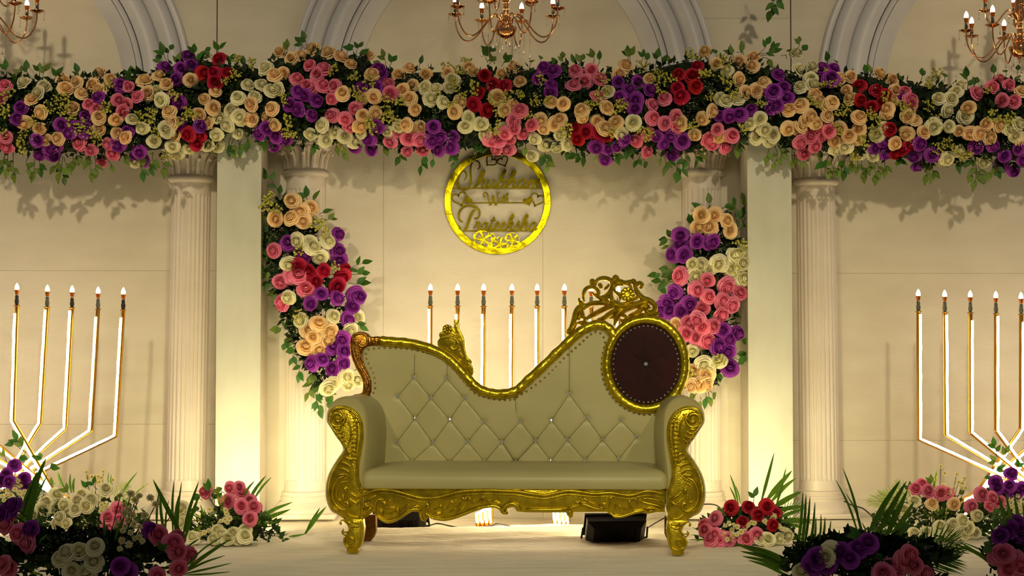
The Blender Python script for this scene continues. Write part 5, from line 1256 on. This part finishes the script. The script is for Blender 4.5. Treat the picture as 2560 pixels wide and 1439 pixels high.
# D: far left bed behind, with the left candelabra
arrangement('violet rose and yellow daisy bed at the left edge, under the left candelabra', 45, 1300, 0, 1050, 3.7, 10.15,
 {'V': '135,420 225,540 20,560 90,570 240,600 60,500 60,830', 'I': '390,820 520,690 510,820 420,760 300,880 560,760'},
 '230,300,150,150 210,280,100,200 240,300,190,190 60,380,40,300 420,420,500,440 400,400,370,330 420,620,370,610 470,610,500,590 180,300,200,360', '560,600,540,480,12 600,640,540,480,12',
 (), '150,530 170,560 120,600 140,640 190,610 160,590 60,690 20,700 100,690 180,670 220,700 40,740 90,730 230,660 200,740 140,760 10,650 250,720 70,650', rs=19, mound=(.36, .15, .26), dens=520, yd=.14, seed=33)
arrangement('white flower bed with small daisies and palm leaves before the left neon candelabra', 235, 1315, 0, 1050, 3.7, 9.9,
 {'I': '720,750 640,860 980,640 760,690 560,900 700,830 600,780 840,740 800,790 620,960 540,960', 'K': '1085,820 1095,930 975,1020 1000,900 1070,870'},
 '900,640,870,560 640,680,620,640 780,640,800,600', '610,660,540,490,14 660,670,650,490,22 680,670,690,530,22 1010,640,1005,480,10 1030,640,1030,500,10 1130,680,1270,480,16 1230,700,1380,580,12,1 1000,820,930,700,22,1',
 ((820, 1080, 500, 1030, 260, 13, 'blade'), (860, 1060, 620, 850, 260, 13, 'blade'), (900, 1060, 760, 800, 260, 13, 'blade'), (1050, 800, 1170, 600, 120, 10, 'blade2'), (1060, 840, 1230, 700, 110, 9, 'blade2')),
 '800,480 955,475 820,530 850,520 905,520 940,530 880,560 1045,550 830,580 920,570 940,780 980,800 1000,830 940,840', rs=19.5, mound=(.36, .15, .20), dens=560, yd=.14, seed=34)
# E: right bed
arrangement('white flower bed with pink roses and palm leaves before the right neon candelabra', 2350, 1335, 2060, 1080, 4.008, 9.85,
 {'K': '980,530 1040,590 1240,610 1170,610 1575,620 1680,660 1650,745 1470,740 920,570', 'I': '910,690 800,770 1530,830 1380,890 1160,950 1030,1000 900,1040 1260,970 1520,1020 1400,1050 1330,1010 1300,930 1440,960', 'P': '1080,720 1300,720'},
 '1040,560,1070,480 1110,620,1120,560 870,620,860,540 1300,640,1390,600 900,800,820,780 1200,1050,1180,1080 1620,900,1750,800 1000,680,1040,640', '1090,560,1130,380,26,1 1090,580,1110,470,16,1 1180,840,1000,740,26,1 1180,840,970,850,28,1 1180,840,1060,700,26,1 1180,840,1130,680,26,1 1190,840,1220,690,26,1 1190,840,1290,700,26,1 1190,850,1330,790,26,1 1190,860,1080,900,28,1 1190,860,1300,880,26,1 1380,800,1520,650,30 1300,900,1400,760,20',
 ((860, 800, 440, 690, 170, 12, 'blade2'), (860, 780, 560, 620, 170, 12, 'blade2'), (870, 760, 720, 520, 150, 11, 'blade2')), '1170,340 1210,410 1330,420 1410,460 1390,510 1230,560 1350,500 1380,560 1200,530 1420,560 1130,570 870,560 850,600 1260,600 1300,560', rs=19, mound=(.42, .15, .20), dens=700, yd=.14, seed=35)
arrangement('violet rose and small white flower bed at the right edge, under the right candelabra', 2530, 1320, 2060, 1080, 4.008, 10.1,
 {'V': '1870,420 1740,560 1720,500 1860,540 1930,600 1790,600 1980,560', 'K': '1760,700 1620,680'},
 '1730,250,1700,110 1760,290,1830,180 1740,320,1700,270 1700,350,1740,370 1660,470,1640,440 1760,900,1780,880 1900,360,1950,330 1700,460,1660,500', '', (),
 '1900,680 1940,720 1880,740 1960,670 1920,800 1860,690 1990,720 1970,780 1900,760 1940,640 1840,720 1980,640', rs=19, mound=(.30, .14, .25), dens=420, yd=.12, seed=36)
# F: foreground, dark, at the front edge of the stage
YF = 5.75
arrangement('large shaded foreground arrangement of pink, violet and white roses, bottom left corner', 210, 1420, 0, 1050, 3.7, YF,
 {'K': '70,970 180,1050 260,1140 90,1370 1460,1060 1640,1090 1640,1210 1750,1240 1650,1370 1450,1440 1600,1140 20,1340', 'V': '290,1010 70,840 20,870 1110,1350 1180,1400 1380,1010 130,800', 'I': '560,1280 730,1210 870,1320 660,1390 880,1170 620,1230 800,1420'},
 '520,1400,500,1330 620,1320,640,1260 1490,1220,1520,1180', '200,1010,430,340,60 250,1040,385,420,60 170,1000,350,460,44 230,1060,440,500,30 1450,1000,1475,640,20 1520,1060,1480,640,26 1530,1050,1560,740,16 1600,1040,1610,560,22 1640,1050,1680,570,22 1620,1060,1650,700,26 1690,1080,1840,560,30 1710,1100,1840,700,36 1680,1060,1415,545,46 940,1300,900,900,30 1010,1300,960,880,30 1050,1300,1080,900,34 1040,1250,1150,880,24 970,1260,860,960,24 1700,1200,1850,1090,16 1660,1420,2080,1060,14 1700,1400,2130,1100,36 1700,1410,2080,1250,20 1700,1420,2140,1320,18 1700,1430,2130,1400,16 330,1100,520,1130,22 340,1120,500,1180,22 350,1180,440,1050,18 360,1160,480,1060,20 340,1200,540,1260,24 200,1300,220,1200,30,1 230,1400,330,1270,30,1 260,1400,420,1330,34,1 260,1400,400,1430,34,1 1500,1380,1700,1290,34,1 1560,1420,1840,1290,30,1',
 (), '1110,700 1210,680 1390,720 1250,740 1440,780 1150,790 1200,830 1230,880 1150,860 1180,930 1340,880 1290,990 1140,1020 1210,1040 1130,1110 1250,1090 1190,1150 1110,1190 1290,1080 1320,1120 1590,870 1290,700 1160,980 1240,960 1090,960', rs=26.5, mound=(.30, .12, .10), dens=2300, yd=.10, seed=37, tall=.33)
arrangement('large shaded foreground arrangement of violet and pink roses among palm blades, bottom right', 2160, 1425, 2060, 1080, 4.008, YF,
 {'V': '260,1270 440,1110 170,1200 30,1320 -120,1330 330,1180 -60,1270', 'K': '700,1370 850,1230 890,1330 1000,1430 800,1290 600,1420', 'I': '60,1200 -210,1400 20,1250'},
 '560,1330,600,1260 340,1060,330,1020', '380,1040,190,360,24 350,1040,120,480,20 400,1040,220,610,16 420,1050,380,900,14 440,1020,765,480,60 520,1060,825,490,60 600,1100,840,570,60 640,1120,905,690,66 660,1140,880,850,60 560,1100,600,1000,30 650,1160,700,1000,30 690,1160,860,900,40 -270,1200,-210,590,30 -230,1200,-180,620,30 -200,1180,-140,640,26 -150,1180,-90,700,26 -120,1180,-80,850,26 -60,1150,-30,820,20 -30,1130,10,850,26 10,1140,70,880,20 100,1150,155,970,16 -330,1300,-880,1120,30 -340,1340,-900,1110,60 -350,1370,-840,1190,44 -360,1400,-820,1240,40 -370,1440,-760,1280,36 770,1200,960,1000,22 830,1200,1020,980,24 780,1190,840,1000,30 900,1180,920,1040,24 360,1090,280,990,20',
 ((900, 1330, 1290, 1100, 340, 12, 'blade'), (900, 1400, 1300, 1260, 320, 12, 'blade')), '', rs=30, mound=(.27, .12, .08), dens=1900, yd=.10, seed=38, tall=.33)
arrangement('shaded foreground arrangement of violet and pink roses cut off by the right edge', 2560, 1430, 2060, 1080, 4.008, YF+.1,
 {'V': '1920,920 1770,1040 1880,960 1990,1010 1830,1000', 'K': '1800,1220 1850,1380 1960,1350 1740,1240 1900,1290 1980,1430'},
 '1700,1150,1640,1120', '1800,1420,1290,1110,40 1790,1380,1350,1090,30 1760,1300,1390,1100,16 1700,1160,1560,960,16 1830,1180,1745,620,44 1890,1180,1820,600,40 1950,1200,1905,620,44 2000,1200,1990,680,30 1720,1160,1640,1110,18 1730,1180,1680,1080,16', (), '', rs=28, mound=(.13, .10, .09), dens=900, yd=.08, seed=39, tall=.33)
# loose palm leaf on the carpet
g0 = ground(722, 1343); lp_ = thing('loose_palm_leaf', 'single cut palm leaf lying on the carpet between the pink arrangement and the sofa', 'leaf', tuple(g0))
Yl = g0.y; blade(lp_, P(722, 1343, Yl)+Vector((0, 0, .006)), P(764, 1334, Yl-.02), .012, 0); blade(lp_, P(762, 1334, Yl-.02), P(816, 1265, Yl-.02), .022, .03); blade(lp_, P(764, 1334, Yl-.02), P(800, 1268, Yl), .018, .02)
